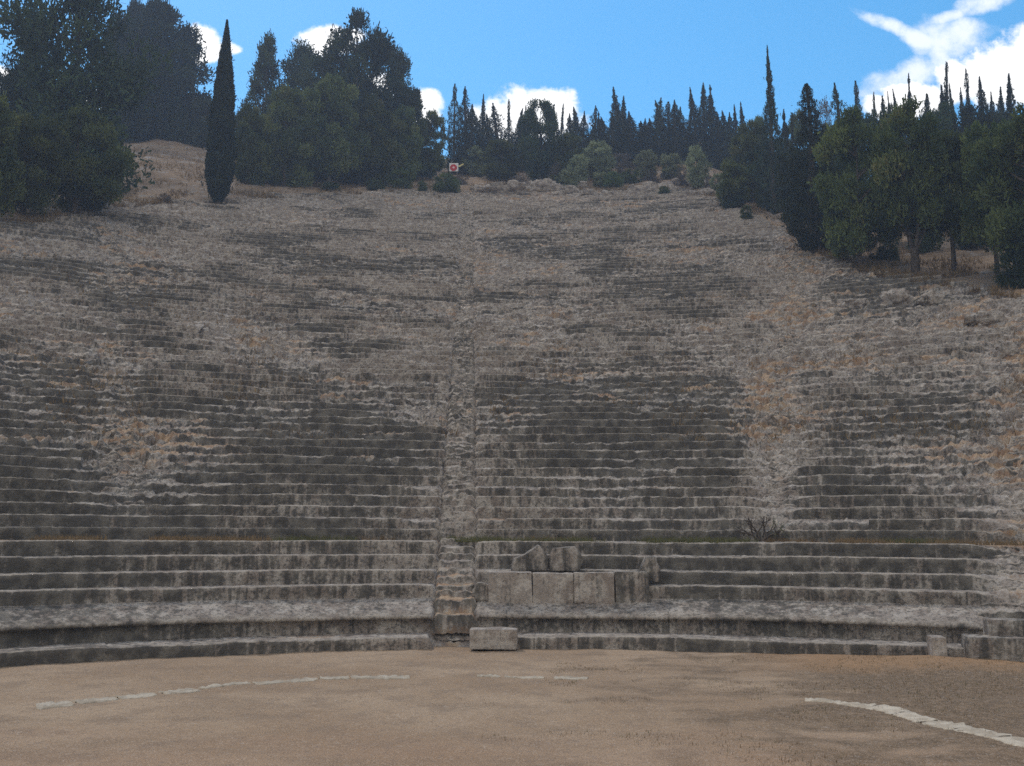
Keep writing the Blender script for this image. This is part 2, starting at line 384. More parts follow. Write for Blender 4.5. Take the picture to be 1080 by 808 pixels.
def crust_mask(thd, nu, P, e):
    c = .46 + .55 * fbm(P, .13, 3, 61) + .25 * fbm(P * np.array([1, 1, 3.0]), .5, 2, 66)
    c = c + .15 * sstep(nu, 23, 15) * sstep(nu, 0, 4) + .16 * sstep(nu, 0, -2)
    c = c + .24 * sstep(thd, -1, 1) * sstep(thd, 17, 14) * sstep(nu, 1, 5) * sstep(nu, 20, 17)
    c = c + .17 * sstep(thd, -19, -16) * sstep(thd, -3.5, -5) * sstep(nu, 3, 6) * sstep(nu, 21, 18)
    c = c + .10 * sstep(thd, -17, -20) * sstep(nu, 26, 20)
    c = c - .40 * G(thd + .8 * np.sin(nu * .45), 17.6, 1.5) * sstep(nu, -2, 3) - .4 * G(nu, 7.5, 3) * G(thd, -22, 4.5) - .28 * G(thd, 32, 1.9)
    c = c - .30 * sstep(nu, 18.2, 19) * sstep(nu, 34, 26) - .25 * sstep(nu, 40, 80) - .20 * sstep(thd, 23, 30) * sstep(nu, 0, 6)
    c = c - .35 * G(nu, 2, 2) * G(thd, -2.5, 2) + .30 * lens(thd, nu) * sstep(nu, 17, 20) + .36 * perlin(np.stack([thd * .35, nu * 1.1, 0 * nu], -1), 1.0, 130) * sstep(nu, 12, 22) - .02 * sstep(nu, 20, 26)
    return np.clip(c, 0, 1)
def soil_mask(thd, nu, P, e):
    s = .16 + .60 * fbm(P, .30, 3, 71) + .38 * e * sstep(nu, -2, 8)
    s = s + .45 * G(thd, -26.3, .5) * sstep(nu, -3, 0) * sstep(nu, 7, 4) + .12 * G(thd, 18, 1.0) * sstep(nu, -2, 2) + .10 * G(thd, 32, 1.3)
    s = s + .25 * G(nu, 19, 1.5) + .55 * G(nu, -.9, .45) + .25 * sstep(nu, 70, 90) + .3 * G(thd, -2.5, .6) * sstep(nu, 6, -6)
    return np.clip(s, 0, 1)
NPT = 9
def blocks(P, sx, sz, seed):
    q = np.floor(P * np.array([sx, sx, sz]) + .9 * np.stack([perlin(P, .8, seed), perlin(P, .8, seed + 1), perlin(P, .8, seed + 2)], -1)).astype(np.int32) & 255
    return _perm[_perm[_perm[q[..., 0]] + q[..., 1]] + q[..., 2] + seed % 50] / 255.0 - .5
def displace(X, Y, Z, th, e, nu):
    P = np.stack([X, Y, Z], -1)
    b1 = np.abs(perlin(P, .75, 81)); b2 = np.abs(perlin(P, 1.9, 83)); f1 = perlin(P, 4.3, 85); f2 = perlin(P, 9.0, 87)
    up = sstep(nu, -3, 10)
    a = e * (.5 + .5 * up)
    d = a * (.30 * (b1 - .25) + .22 * (b2 - .22) + .26 * blocks(P, 1.1, 2.2, 3) + .20 * blocks(P, 2.6, 4.5, 9)) + (.010 + .13 * a) * f1 + (.010 + .075 * a) * f2
    d = d + (.008 + .05 * a) * perlin(P, 17, 89)
    nx, nz = -.42, .91
    X = X + d * nx * np.sin(th); Y = Y + d * nx * np.cos(th); Z = Z + d * nz
    return X, Y, Z
for k, (r0, z0, z1, r1) in enumerate(rows):
    h = z1 - z0; t = r1 - r0; nu0 = k - 7
    if k == 1:
        pr = [r0, r0 + .06, r0 + .03, r0 - .16, r0 - .14, r0 + .25, r0 + .55, r0 + .85, r1]
        pz = [z0, z0 + .16, z0 + .33, z0 + .37, z0 + .44, z0 + .58, z0 + .69, z0 + .79, z1]
    else:
        b = min(.025, h * .1)
        pr = [r0, r0 - .01, r0 - .022, r0 - .03, r0 - .005, r0 + .25 * t, r0 + .5 * t, r0 + .78 * t, r1]
        pz = [z0, z0 + .33 * h, z0 + .66 * h, z1 - b, z1, z1 + .005, z1 + .005, z1 + .005, z1]
    pr, pz = np.array(pr), np.array(pz)
    L = np.concatenate([[0], np.cumsum(np.hypot(np.diff(pr), np.diff(pz)))]); u = L / L[-1]
    sr, sz = r0 + u * t, z0 + u * h
    TH = np.broadcast_to(th, (NPT, NC)); TD = np.degrees(TH)
    RL = np.broadcast_to(sr[:, None], TH.shape); NU = nu0 + np.broadcast_to(u[:, None], TH.shape)
    xl, yl = cart(RL, TH); PL = np.stack([xl, yl, np.broadcast_to(sz[:, None], TH.shape)], -1)
    e = erosion(RL, TD, NU, PL)
    if k == 1: e = np.where(TD < 28, .02 + .25 * np.clip(e - .1, 0, 1), e)
    # each row keeps its own slightly uneven nose: broken into lengths that sit a little in or out
    arc = th * r0; seg = np.floor((arc + 1.7 * np.sin(arc * .31 + k)) / (1.6 + 1.0 * ((k * 37) % 7) / 7)).astype(int)
    rs_ = np.random.default_rng(1000 + k); jit = rs_.normal(size=400) * (.014 if nu0 < 0 else .03); chip = (rs_.random(400) < (.02 if nu0 < 0 else .14)) * rs_.random(400) * .8
    jr = jit[seg % 400]; ch = chip[seg % 400]
    e = np.clip(e + ch[None] * np.sin(PI * u)[:, None], 0, .97)
    wgt = np.sin(PI * np.clip(u, 0, 1))[:, None] * 1.0
    RS = pr[:, None] + jr[None] * wgt * 1.3; ZS = pz[:, None] + (jr[None] * .5 + .008 * np.sin(arc * .7 + k * 1.9)[None]) * wgt
    RN = (1 - e) * RS + e * RL; ZN = (1 - e) * ZS + e * sz[:, None]
    # the stairway cuts through the rows
    for (sa, hw, dep) in STAIRS[:1]:
        lat = np.abs(RN * np.sin(TH - R(sa))); cut = sstep(lat + .10 * perlin(PL, 2.1, 99), hw + .10 + .003 * r0, hw - .03)
        cut = cut * (1 - .55 * sstep(NU, 16, 30)); ZN = ZN * (1 - cut) + cut * (sz[:, None] - .20); RN = RN * (1 - cut) + cut * RL
    X, Y = cart(RN, TH); X, Y, ZN = displace(X, Y, ZN, TH, e, NU)
    Pn = np.stack([X, Y, ZN], -1)
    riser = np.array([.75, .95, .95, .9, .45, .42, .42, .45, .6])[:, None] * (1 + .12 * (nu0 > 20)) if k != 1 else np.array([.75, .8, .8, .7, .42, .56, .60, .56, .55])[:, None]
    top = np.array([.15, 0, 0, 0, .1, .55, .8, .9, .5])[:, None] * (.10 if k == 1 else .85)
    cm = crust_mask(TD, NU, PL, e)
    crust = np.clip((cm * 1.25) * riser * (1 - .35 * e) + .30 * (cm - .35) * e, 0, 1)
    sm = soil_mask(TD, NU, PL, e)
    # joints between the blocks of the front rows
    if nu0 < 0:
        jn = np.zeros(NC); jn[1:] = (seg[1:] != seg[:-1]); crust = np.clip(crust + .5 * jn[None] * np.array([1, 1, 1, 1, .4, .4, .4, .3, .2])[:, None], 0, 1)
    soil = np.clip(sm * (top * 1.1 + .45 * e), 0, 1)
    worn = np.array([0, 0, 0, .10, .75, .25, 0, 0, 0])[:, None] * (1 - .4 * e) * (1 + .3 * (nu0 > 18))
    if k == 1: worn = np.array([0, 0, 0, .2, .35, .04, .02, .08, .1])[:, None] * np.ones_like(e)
    mid = np.minimum(r0 + .5 * t, 1e9)
    ragg = 1.2 * fbm(np.stack([th * 40, 0 * th, 0 * th], -1), .35, 3, 95)
    keep = (r0 < rmax(th) + .2 + ragg)
    if not keep.any(): continue
    km = np.broadcast_to((keep[:-1] & keep[1:])[None], (NPT - 1, NC - 1))
    fc = grid_faces(NPT, NC, km)
    used = np.zeros(NPT * NC, bool); used[fc.ravel()] = True; idx = np.cumsum(used) - 1
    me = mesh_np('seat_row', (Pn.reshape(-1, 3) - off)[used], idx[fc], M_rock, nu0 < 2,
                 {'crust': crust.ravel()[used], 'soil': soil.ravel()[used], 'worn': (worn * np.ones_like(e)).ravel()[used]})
    ob = link('seat_row', me, theatre)
    if k == 1: ob['label'] = 'front bench row with worn sloping face above a dark undercut'
    if k == 0: ob['label'] = 'low kerb step along the orchestra floor'
# stairways: two small steps to every seat row
for si, (sa, hw, dep) in enumerate(STAIRS):
    lats = np.linspace(-hw - .25, hw + .25, 27)
    lim = float(rmax(np.array([R(sa)]))[0]) - .3
    pr, pz = [], []
    for k, (r0, z0, z1, r1) in enumerate(rows):
        if r1 > lim or k < (9 if si in (1, 2) else 1): continue
        for q in range(2):
            a, b_ = q / 2, (q + 1) / 2
            ra, rb = r0 + a * (r1 - r0), r0 + b_ * (r1 - r0); za, zb = z0 + a * (z1 - z0), z0 + b_ * (z1 - z0)
            pr += [ra, ra - .01, ra + .02, ra + .5 * (rb - ra)]; pz += [za, zb - .03, zb, zb]
    pr, pz = np.array(pr), np.array(pz) - ((-.02 + .10 * sstep(np.interp(np.array(pr), rows_a[:, 0], np.arange(len(rows)) - 7.0), 17, 40)) if si == 0 else .10)
    RRs = pr[:, None] + 0 * lats[None]; LL = lats[None] * (1 + .006 * (pr[:, None] - 21))
    THs = R(sa) + LL / np.maximum(RRs, 1); X, Y = cart(RRs, THs); Zs = pz[:, None] - .35 * sstep(np.abs(LL), hw - .02, hw + .25) + 0 * LL
    NUs = np.interp(RRs, rows_a[:, 0], np.arange(len(rows)) - 7.0)
    ee = np.clip((.55 if si == 0 else .6) + .25 * perlin(np.stack([X, Y, Zs], -1), .4, 5), .1, .8)
    PL = np.stack([X, Y, Zs], -1)
    X, Y, Zs = displace(X, Y, Zs, THs, ee, NUs)
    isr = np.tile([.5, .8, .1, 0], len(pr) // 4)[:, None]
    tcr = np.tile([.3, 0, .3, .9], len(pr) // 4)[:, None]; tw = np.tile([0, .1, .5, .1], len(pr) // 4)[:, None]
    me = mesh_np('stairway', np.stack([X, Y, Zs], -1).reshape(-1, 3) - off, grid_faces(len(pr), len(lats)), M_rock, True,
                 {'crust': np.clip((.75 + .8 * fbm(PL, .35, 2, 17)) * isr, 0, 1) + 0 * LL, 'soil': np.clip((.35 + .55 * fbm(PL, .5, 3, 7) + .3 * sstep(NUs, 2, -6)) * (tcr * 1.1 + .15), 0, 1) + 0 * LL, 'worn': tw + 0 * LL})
    ob = link('stairway', me, theatre)
    ob['label'] = ['narrow stairway climbing straight up between the seat rows', 'eroded stairway right of centre filled with pale rubble', 'worn away stairway left of centre', 'crumbled stairway at the right end of the front rows'][si]

# ------------------------------------------------------------------ loose stones
def stone(name, outline, depth, mat_, rough=.02, seed=0, bev=.03):
    """solid block: front outline (x,z) extruded in y, gridded, roughened"""
    import bmesh
    bm = bmesh.new(); n = len(outline)
    a = [bm.verts.new((x, 0, z)) for x, z in outline]; b = [bm.verts.new((x, depth, z)) for x, z in outline]
    bm.faces.new(a); bm.faces.new(b[::-1])
    for i in range(n): bm.faces.new((a[i], b[i], b[(i + 1) % n], a[(i + 1) % n]))
    bmesh.ops.recalc_face_normals(bm, faces=bm.faces)
    bmesh.ops.bevel(bm, geom=list(bm.edges), offset=bev, segments=2, affect='EDGES', profile=.6)
    bmesh.ops.triangulate(bm, faces=bm.faces)
    for _ in range(4):
        long = [e for e in bm.edges if e.calc_length() > .11]
        if not long: break
        bmesh.ops.subdivide_edges(bm, edges=long, cuts=1); bmesh.ops.triangulate(bm, faces=bm.faces)
    bm.verts.ensure_lookup_table()
    co = np.array([v.co for v in bm.verts]) + seed * 3.7
    nn = fbm(co, 1.7, 3, seed); nn2 = fbm(co, 7, 2, seed + 3)
    bm.normal_update()
    for v, q, q2 in zip(bm.verts, nn, nn2): v.co += v.normal * float(q * rough + q2 * rough * .35)
    me = bpy.data.meshes.new(name); bm.to_mesh(me); bm.free()
    me.polygons.foreach_set('use_smooth', [True] * len(me.polygons)); me.materials.append(mat_)
    return me
def box_px(name, x0, x1, ytop, ybot, d, depth, mat_, label, group=None, seed=1, rough=.02, rz=0, outline=None, cat='stone block', sink=.04):
    """a block surveyed from its front face: left/right, top/bottom as seen, at distance d"""
    cx = (x0 + x1) / 2; q = ray(cx, ybot); W = (x1 - x0) / F * d; zb = EYE[2] + d * q[2]; zt = zat(ytop, cx, d); H = zt - zb
    ol = outline or [(0, 0), (1, 0), (1, 1), (0, 1)]
    ol = [((u - .5) * W, -sink + v * (H + sink)) for u, v in ol]
    o = link(name, stone(name, ol, depth, mat_, rough, seed), None, (d * q[0], d, zb)); o.rotation_euler.z = rz
    tag(o, label, cat, group); return o
sl = 'upright throne slabs on the front bench'
for i, (a, b_, lb, sd) in enumerate([(515.5, 561, 'leftmost upright pale slab, darker along its top, in the row of four', 3), (562, 605, 'brownish upright slab, second from the left in the row of four', 5),
                                 (606, 648, 'palest upright slab with vertical cracks, third in the row of four', 8), (649, 685, 'dark grey upright slab at the right end of the row of four', 11)]):
    box_px('stone_slab', a + .2, b_ - .3, [603.5, 604.6, 604, 603][i], 632.5, [26.62, 26.66, 26.61, 26.64][i], .5, M_blockdark if i == 3 else M_block, lb, sl, sd, .022, rz=[.008, -.01, .006, -.012][i], cat='stone slab', sink=.12)
box_px('broken_stone', 541, 578, 575, 601, 27.5, .55, M_blockdark, 'broken grey stone with a pointed top lying on the row above the slabs', None, 21, .035, .06, [(0, 0), (.98, 0), (1, .5), (.86, .78), (.74, 1), (.6, .86), (.3, .62), (.03, .48)], cat='broken stone')
box_px('broken_stone', 579, 616, 576, 601, 27.5, .5, M_blockdark, 'broken grey stone with a flat top, right of the pointed one', None, 25, .035, -.05, [(.05, .0), (.85, 0), (1, .45), (.72, .97), (.12, .92), (0, .5)], cat='broken stone')
box_px('boulder', 677, 696, 588, 612, 26.95, .5, M_blockdark, 'small rounded dark stone beyond the right end of the slabs', None, 31, .06, 0, [(.1, 0), (.9, 0), (1, .5), (.75, 1), (.3, 1), (0, .55)], cat='boulder')
box_px('stone_block', 498, 515, 615, 632, 26.7, .5, M_blockdark, 'small rounded block beside the stairway, left of the upright slabs', None, 33, .04, 0, [(.05, 0), (1, 0), (1, .8), (.7, 1), (.3, 1), (0, .6)])
box_px('stone_block', 495.5, 545, 664, 681, 24.55, .62, M_block, 'long pale block lying on the orchestra floor at the foot of the stairway', None, 41, .02, -.02, sink=.1)
box_px('stone_block', 1046, 1098, 654, 674, 22.7, .6, M_blockdark, 'smooth grey block upon another at the right end of the front rows', None, 43, .015, -.25, sink=.15)
box_px('stone_block', 1026, 1110, 673, 697, 22.3, .7, M_blockdark, 'wide dark block carrying a smooth grey block at far right', None, 45, .03, -.25, sink=.1)
box_px('stone_block', 984, 999, 672, 690, 22.6, .5, M_block, 'small upright pale block at the right end of the dark undercut', None, 47, .025, -.2, sink=.1)

def rock_px(px, py, wpx, hpx, label, seed, cat='boulder', group=None):
    p = hit(px, py); d = p[1]; W, H = wpx / F * d, hpx / F * d
    import bmesh
    bm = bmesh.new(); bmesh.ops.create_icosphere(bm, subdivisions=5, radius=1)
    co = np.array([v.co for v in bm.verts])
    q = co * (1 + .38 * np.abs(fbm(co + seed * 5.1, 1.1, 2, seed))[:, None] + .12 * fbm(co + seed, 3.1, 3, seed + 5)[:, None])
    q = q * (1 + .5 * blocks(co * 1.0 + seed, 1.6, 1.9, seed % 40)[:, None]); q = np.sign(q) * np.abs(q) ** .8
    q *= np.array([W * .5, W * .36, H * .75]); q[:, 2] -= H * .12
    for v, c in zip(bm.verts, q): v.co = c
    me = bpy.data.meshes.new('boulder'); bm.to_mesh(me); bm.free(); me.polygons.foreach_set('use_smooth', [True] * len(me.polygons)); me.materials.append(M_boulder)
    o = link('boulder', me, None, p); o.rotation_euler.z = seed * .7; o.rotation_euler.z = (seed % 5 - 2) * .2
    return tag(o, label, cat, group)
for i, (px, py, w_, h_, lb) in enumerate([
    (530, 203, 44, 13, 'wide low grey outcrop at the crest, leftmost of the crest rocks'), (574, 201, 34, 17, 'pointed grey outcrop at the crest below the big dark pine'),
    (601, 203, 20, 9, 'small pale rock on the crest below the grey-green agaves'), (622, 205, 18, 8, 'low flat rock on the crest just left of the bright green weed'),
    (672, 204, 26, 11, 'lumpy rock on the crest right of the bright green weed'), (700, 202, 24, 12, 'rough crest rock below the thin cypress group'),
    (716, 196, 16, 11, 'upright pale crest rock left of the small olive tree'), (748, 205, 20, 8, 'low crest rock right below the small olive tree'),
    (556, 199, 18, 9, 'small rock between the wide outcrop and the pointed outcrop'), (590, 205, 14, 6, 'very small flat rock on the crest left of the small pale rock'), (612, 198, 16, 10, 'upright rock on the crest behind the low flat rock'),
    (640, 207, 16, 7, 'squat rock on the crest below the bright green weed'), (686, 200, 18, 10, 'pale rock on the crest between the lumpy and the rough rock'), (730, 206, 16, 7, 'flat rock on the crest below the small olive tree'),
    (505, 201, 16, 8, 'small rock on the crest right of the sign shrub'), (436, 206, 14, 6, 'small rock at the crest left of the sign shrub'),
    (797, 239, 16, 7, 'dark flat rock at the foot of the right hand shrubs'), (944, 318, 30, 17, 'large round grey boulder on the right slope below the pines'),
    (982, 318, 26, 12, 'grey boulder on the right slope, right of the large round one'), (1040, 336, 34, 12, 'low wide boulder far right below the pines'),
    (903, 322, 24, 10, 'low rock on the right slope, left of the large round boulder'), (1062, 372, 22, 14, 'craggy rock at the right edge among worn seats'),
    (200, 350, 34, 12, 'rounded dark rock mass among the worn seats on the left')]):
    rock_px(px, py, w_, h_, lb, 60 + i * 3)

# kerb stones of the orchestra ring, set in the earth
def kerb(pts, wid, label, group, seed):
    P = [hit(px, py, 9, 24) for px, py in pts]
    rg = np.random.default_rng(seed); P = np.array(P); P[:, 2] = 0
    Q = []
    for a, b_ in zip(P[:-1], P[1:]):
        for s in np.linspace(0, 1, 7)[:-1]: Q.append(a + (b_ - a) * s)
    Q.append(P[-1]); Q = np.array(Q); T = np.gradient(Q, axis=0); T /= np.linalg.norm(T, axis=1, keepdims=True); Nn = np.stack([-T[:, 1], T[:, 0], 0 * T[:, 0]], 1)
    n = len(Q); taper = np.minimum(1, np.minimum(np.arange(n), np.arange(n)[::-1]) / 2.0 + .8)
    wv = wid * taper * (1 + .08 * rg.normal(size=n)); wv2 = wid * taper * (1 + .08 * rg.normal(size=n))
    c = Q.mean(0); g0 = gz(c[0], c[1])
    secs = []
    for u, hh in [(-.5, -.12), (-.5, .004), (-.42, .016), (0, .022), (.42, .016), (.5, .004), (.5, -.12)]:
        ww = wv if u < 0 else wv2
        q = Q + Nn * (u * ww)[:, None]; q[:, 2] = [gz(x, y) for x, y in q[:, :2]]; q[:, 2] += hh + .01 * rg.normal(size=n) * (hh > 0)
        secs.append(q)
    Vv = np.stack(secs, 0)
    fc = [list(f) for f in grid_faces(7, n)]
    fc += [[0 * n + e, 1 * n + e, 2 * n + e, 3 * n + e] for e in (0, n - 1)] + [[3 * n + e, 4 * n + e, 5 * n + e, 6 * n + e] for e in (0, n - 1)] + [[0 * n + e, 3 * n + e, 6 * n + e, 6 * n + e][:3] + [6 * n + e] for e in ()]
    base = np.array([c[0], c[1], g0])
    o = link('kerb_stone', mesh_np('kerb_stone', Vv.reshape(-1, 3) - base, np.array(fc), M_kerb if 'right arc' in group else M_kerbold), None, base); tag(o, label, 'kerb stone', group)
gl, gr_ = 'kerb stones of the broken left arc', 'kerb stones of the long pale right arc'
for i, (pts, wd, lb) in enumerate([
    ([(38, 746), (52, 745), (76, 743)], .5, 'short pale kerb stone at the left tip of the left arc'),
    ([(80, 742), (100, 739.5), (122, 737)], .42, 'kerb stone of the left arc, second from its left tip'),
    ([(124, 736.5), (142, 734.5), (163, 732.5)], .45, 'kerb stone of the left arc, third from its left tip'),
    ([(171, 731.5), (190, 729.5), (208, 727.5)], .45, 'kerb stone of the left arc, fourth from its left tip'),
    ([(211, 726.9), (236, 724.3), (262, 722)], .24, 'thin half buried kerb stone in the middle of the left arc'),
    ([(268, 721.6), (304, 719), (334, 717.5)], .38, 'kerb stone left of the middle of the orchestra, first of a touching pair'),
    ([(337, 717.2), (352, 716.6), (368, 716)], .32, 'kerb stone left of the middle of the orchestra, second of a touching pair'),
    ([(370, 715.7), (402, 714.6), (432, 714)], .34, 'long kerb stone in front of the stairway, right end of the left arc')]): kerb(pts, wd, lb, gl, 300 + i)
for i, (pts, wd, lb) in enumerate([([(503, 714), (516, 714), (528, 714)], .26, 'small sunken kerb stone in front of the pale floor block'),
    ([(532, 714), (552, 714.3), (574, 714.6)], .24, 'thin sunken kerb stone right of the pale floor block'), ([(584, 715), (602, 715.2), (620, 715.6)], .34, 'pale kerb stone, rightmost of the sunken middle stones')]): kerb(pts, wd, lb, 'sunken kerb stones in the middle of the orchestra', 320 + i)
nm = ['first', 'second', 'third', 'fourth', 'fifth', 'sixth', 'seventh', 'eighth']
arc = [(849, 739), (868, 740), (887, 742), (903, 744), (921, 746.5), (937, 749.5), (951, 753), (966, 757), (981, 761.5), (999, 765.5), (1016, 769.5), (1036, 774), (1056, 779), (1084, 786), (1110, 793), (1140, 803)]
segs = [arc[0:3], arc[2:5], arc[4:7], arc[6:9], arc[8:11], arc[10:13], arc[12:14] + [((1084 + 1110) / 2, 789.5)], arc[14:16]]
for i, s in enumerate(segs[:7]):
    s = [s[0], s[1], (s[2][0] - .3, s[2][1] - .08)]
    kerb(s, [.32, .40, .46, .40, .46, .5, .5][i], 'pale kerb stone of the long right arc, %s from its left tip' % nm[i], gr_, 340 + i)

# ------------------------------------------------------------------ vegetation
def tube(pts, rad, ns=7):
    pts = np.array(pts, float); n = len(pts); T = np.gradient(pts, axis=0); T /= np.linalg.norm(T, axis=1, keepdims=True) + 1e-9
    a = np.array([.31, .92, .17]); U_ = np.cross(T, a); U_ /= np.linalg.norm(U_, axis=1, keepdims=True) + 1e-9; W_ = np.cross(T, U_)
    ph = np.linspace(0, 2 * PI, ns, endpoint=False)
    V = pts[:, None] + np.array(rad)[:, None, None] * (U_[:, None] * np.cos(ph)[None, :, None] + W_[:, None] * np.sin(ph)[None, :, None])
    i = np.arange(n - 1)[:, None] * ns + np.arange(ns)[None]; j = np.arange(n - 1)[:, None] * ns + (np.arange(ns)[None] + 1) % ns
    return V.reshape(-1, 3), np.stack([i, j, j + ns, i + ns], -1).reshape(-1, 4)
def join(parts):
    V, Fc, o = [], [], 0
    for v, f in parts: V.append(v); Fc.append(f + o); o += len(v)
    return np.concatenate(V), np.concatenate(Fc)
def leaves(P, size, rg, up=0.0, asp=.5, dirs=None):
    """one small leaf-tuft quad at every point"""
    n = len(P); a = rg.normal(size=(n, 3)); 
    if dirs is not None: a = a * .6 + dirs
    a[:, 2] += up * 1.6; a /= np.linalg.norm(a, axis=1, keepdims=True) + 1e-9
    b = np.cross(a, rg.normal(size=(n, 3))); b /= np.linalg.norm(b, axis=1, keepdims=True) + 1e-9
    s = size * (.6 + .8 * rg.random(n))[:, None]; a = a * s; b = b * s * asp
    V = np.stack([P - a * .5 - b * .35, P - a * .5 + b * .35, P + a * .5 + b * .5, P + a * .62 - b * .3], 1)
    return V.reshape(-1, 3), np.arange(4 * n).reshape(n, 4)
def pine_meshes(seed, nclump=70, per=170, shape='round', leaf=.030, material=None, low=.22, trunks=1, dens=1.0, flat=.6):
    """unit-height tree; crown half-width .5"""
    rg = np.random.default_rng(seed); cents, rads = [], []
    k = 0
    while len(cents) < nclump and k < 5000:
        k += 1
        h = low + (1 - low) * rg.random(); v = (h - low) / (1 - low)
        if shape == 'round': env = math.sqrt(max(0, 1 - ((v - .45) / .56) ** 2))
        elif shape == 'cone': env = .15 + .95 * (1 - v) ** .8 if v > .1 else .8
        elif shape == 'top': env = min(1, .35 + 1.3 * v) * math.sqrt(max(0, 1 - max(0, (v - .55) / .5) ** 2))
        else: env = (.7 + .3 * math.sin(v * 9 + seed)) * math.sqrt(max(0, 1 - v ** 2.2)) + .06
        ang = rg.random() * 2 * PI; lop = 1 + .25 * math.sin(2 * ang + seed) + .15 * math.sin(3 * ang + seed * 2 + 5 * v)
        rr = .42 * env * lop * math.sqrt(rg.random() * .9 + .1)
        c = np.array([rr * math.cos(ang), rr * math.sin(ang), h * .95])
        rad = (.075 + .065 * rg.random()) * (1.0 if shape != 'cone' else .8) * (1.1 - .35 * v)
        cents.append(c); rads.append(rad)
    Ps, lf, dr = [], [], []
    for c, rad in zip(cents, rads):
        n = int(1.5 * per * dens * (rad / .1) ** 1.5); q = rg.normal(size=(n, 3)); q /= np.linalg.norm(q, axis=1, keepdims=True)
        q *= (rg.random(n) ** .45)[:, None]; q[:, 2] *= flat
        bulge = 1 + .35 * np.sin(q[:, 0] * 7 + seed) * np.cos(q[:, 1] * 6)
        Ps.append(c + q * rad * 1.25 * bulge[:, None]); lf.append(np.full(n, rg.random()) * .7 + rg.random(n) * .3); dr.append(q + np.array([c[0], c[1], .05]))
    # loose sprays outside the clumps
    P = np.concatenate(Ps); L = np.concatenate(lf); D = np.concatenate(dr)
    V, Fc = leaves(P, leaf, rg, .25, .45, D)
    crown = mesh_np('crown', V, Fc, material or M_pine, False, {'leaf': np.repeat(L, 4)})
    parts = []
    for t_ in range(trunks):
        lx = (t_ - (trunks - 1) / 2) * .16
        pts = [(lx * .15, 0, -.05), (lx * .4 + .01 * rg.normal(), .01 * rg.normal(), .12), (lx * .9, .01, .3), (lx * 1.1 + .02 * rg.normal(), 0, .55), (lx * .8, .02 * rg.normal(), .88)]
        parts.append(tube(pts, [.036, .027, .020, .012, .003], 8))
        for c in [cents[i] for i in rg.choice(len(cents), min(26, len(cents)), replace=False)]:
            if (c[0] - lx) * (lx or 1) < -.2: continue
            z0 = max(.12, c[2] - .08 - .25 * math.hypot(c[0], c[1])); s = np.array([lx * min(1, z0 / .3), 0, z0]); m_ = (s + c) / 2 + np.array([0, 0, -.015])
            parts.append(tube([s, m_, c], [.009, .006, .002], 5))
    tv, tf = join(parts); trunk = mesh_np('trunk', tv, tf, M_bark)
    return trunk, crown
def cypress_meshes(seed, n=5200, prof_=None, ragged=.3, leaf=.016, lean=0., material=None, asp=.32):
    """unit height, half-width about .5 (scaled later)"""
    n = int(n * 1.9); leaf = leaf * 1.2; rg = np.random.default_rng(seed); z = rg.random(n) ** 1.15
    rad = np.interp(z, prof_[0], prof_[1]); ang = rg.random(n) * 2 * PI
    lump = 1 + ragged * np.sin(ang * 2 + z * 23 + seed) * np.sin(z * 41 + ang * 3 + seed) + ragged * .8 * perlin(np.stack([np.cos(ang), np.sin(ang), z * 22], -1), 1.1, seed)
    tipn = 1 + (.9 if ragged > .2 else .12) * sstep(z, .5, .9) * perlin(np.stack([0 * z, 0 * z, z * 30], -1), 1.0, seed + 9)
    rr = rad * lump * tipn * (.45 + .55 * rg.random(n) ** .5)
    out = rg.random(n) < .05 * ragged; rr = rr * np.where(out, 1.5, 1)
    ax = lean * z ** 2.2 + .05 * np.sin(z * 6 + seed) * z
    P = np.stack([rr * np.cos(ang) + ax, rr * np.sin(ang), z], -1)
    D = np.stack([.5 * np.cos(ang), .5 * np.sin(ang), np.full(n, 1.1)], -1)
    # leaves are made in a space where width and height are comparable, then narrowed
    S = 6.0; P2 = P * np.array([1, 1, S]); V, Fc = leaves(P2, leaf * S, rg, .2, asp, D); Vv = V.reshape(-1, 4, 3); cc = Vv.mean(1, keepdims=True); V = (cc + (Vv - cc) * (1.05 - .6 * z ** 2)[:, None, None]).reshape(-1, 3); V = V / np.array([1, 1, S])
    L = np.clip(.5 + .5 * perlin(P * np.array([2, 2, 14]), 1, seed + 4) + .3 * (rg.random(n) - .5), 0, 1)
    crown = mesh_np('crown', V, Fc, material or M_cyp, False, {'leaf': np.repeat(L, 4)})
    zz = np.linspace(-.04, .985, 12); tv, tf = tube(np.stack([lean * np.clip(zz, 0, 1) ** 2.2 + .05 * np.sin(zz * 6 + seed) * np.clip(zz, 0, 1), 0 * zz, zz], -1), np.interp(zz, [0, .5, 1], [.13, .07, .02]), 7)
    return mesh_np('trunk', tv, tf, M_bark), crown
COL = ([0, .02, .07, .17, .33, .49, .6, .8, .92, 1], [.06, .16, .38, .5, .49, .43, .37, .22, .10, .01])          # smooth spindle
SPIRE = ([0, .06, .3, .46, .58, .70, .85, 1], [.3, .5, .5, .40, .25, .15, .08, .0])           # bushy below, thin spire
CONE = ([0, .05, .35, .58, .75, .9, 1], [.35, .5, .48, .34, .19, .07, .0])
THIN = ([0, .1, .4, .52, .62, .88, 1], [.35, .5, .46, .34, .14, .10, .03])
BLUNT = ([0, .1, .4, .72, .80, .83, .9, 1], [.35, .46, .48, .44, .36, .14, .12, .05])
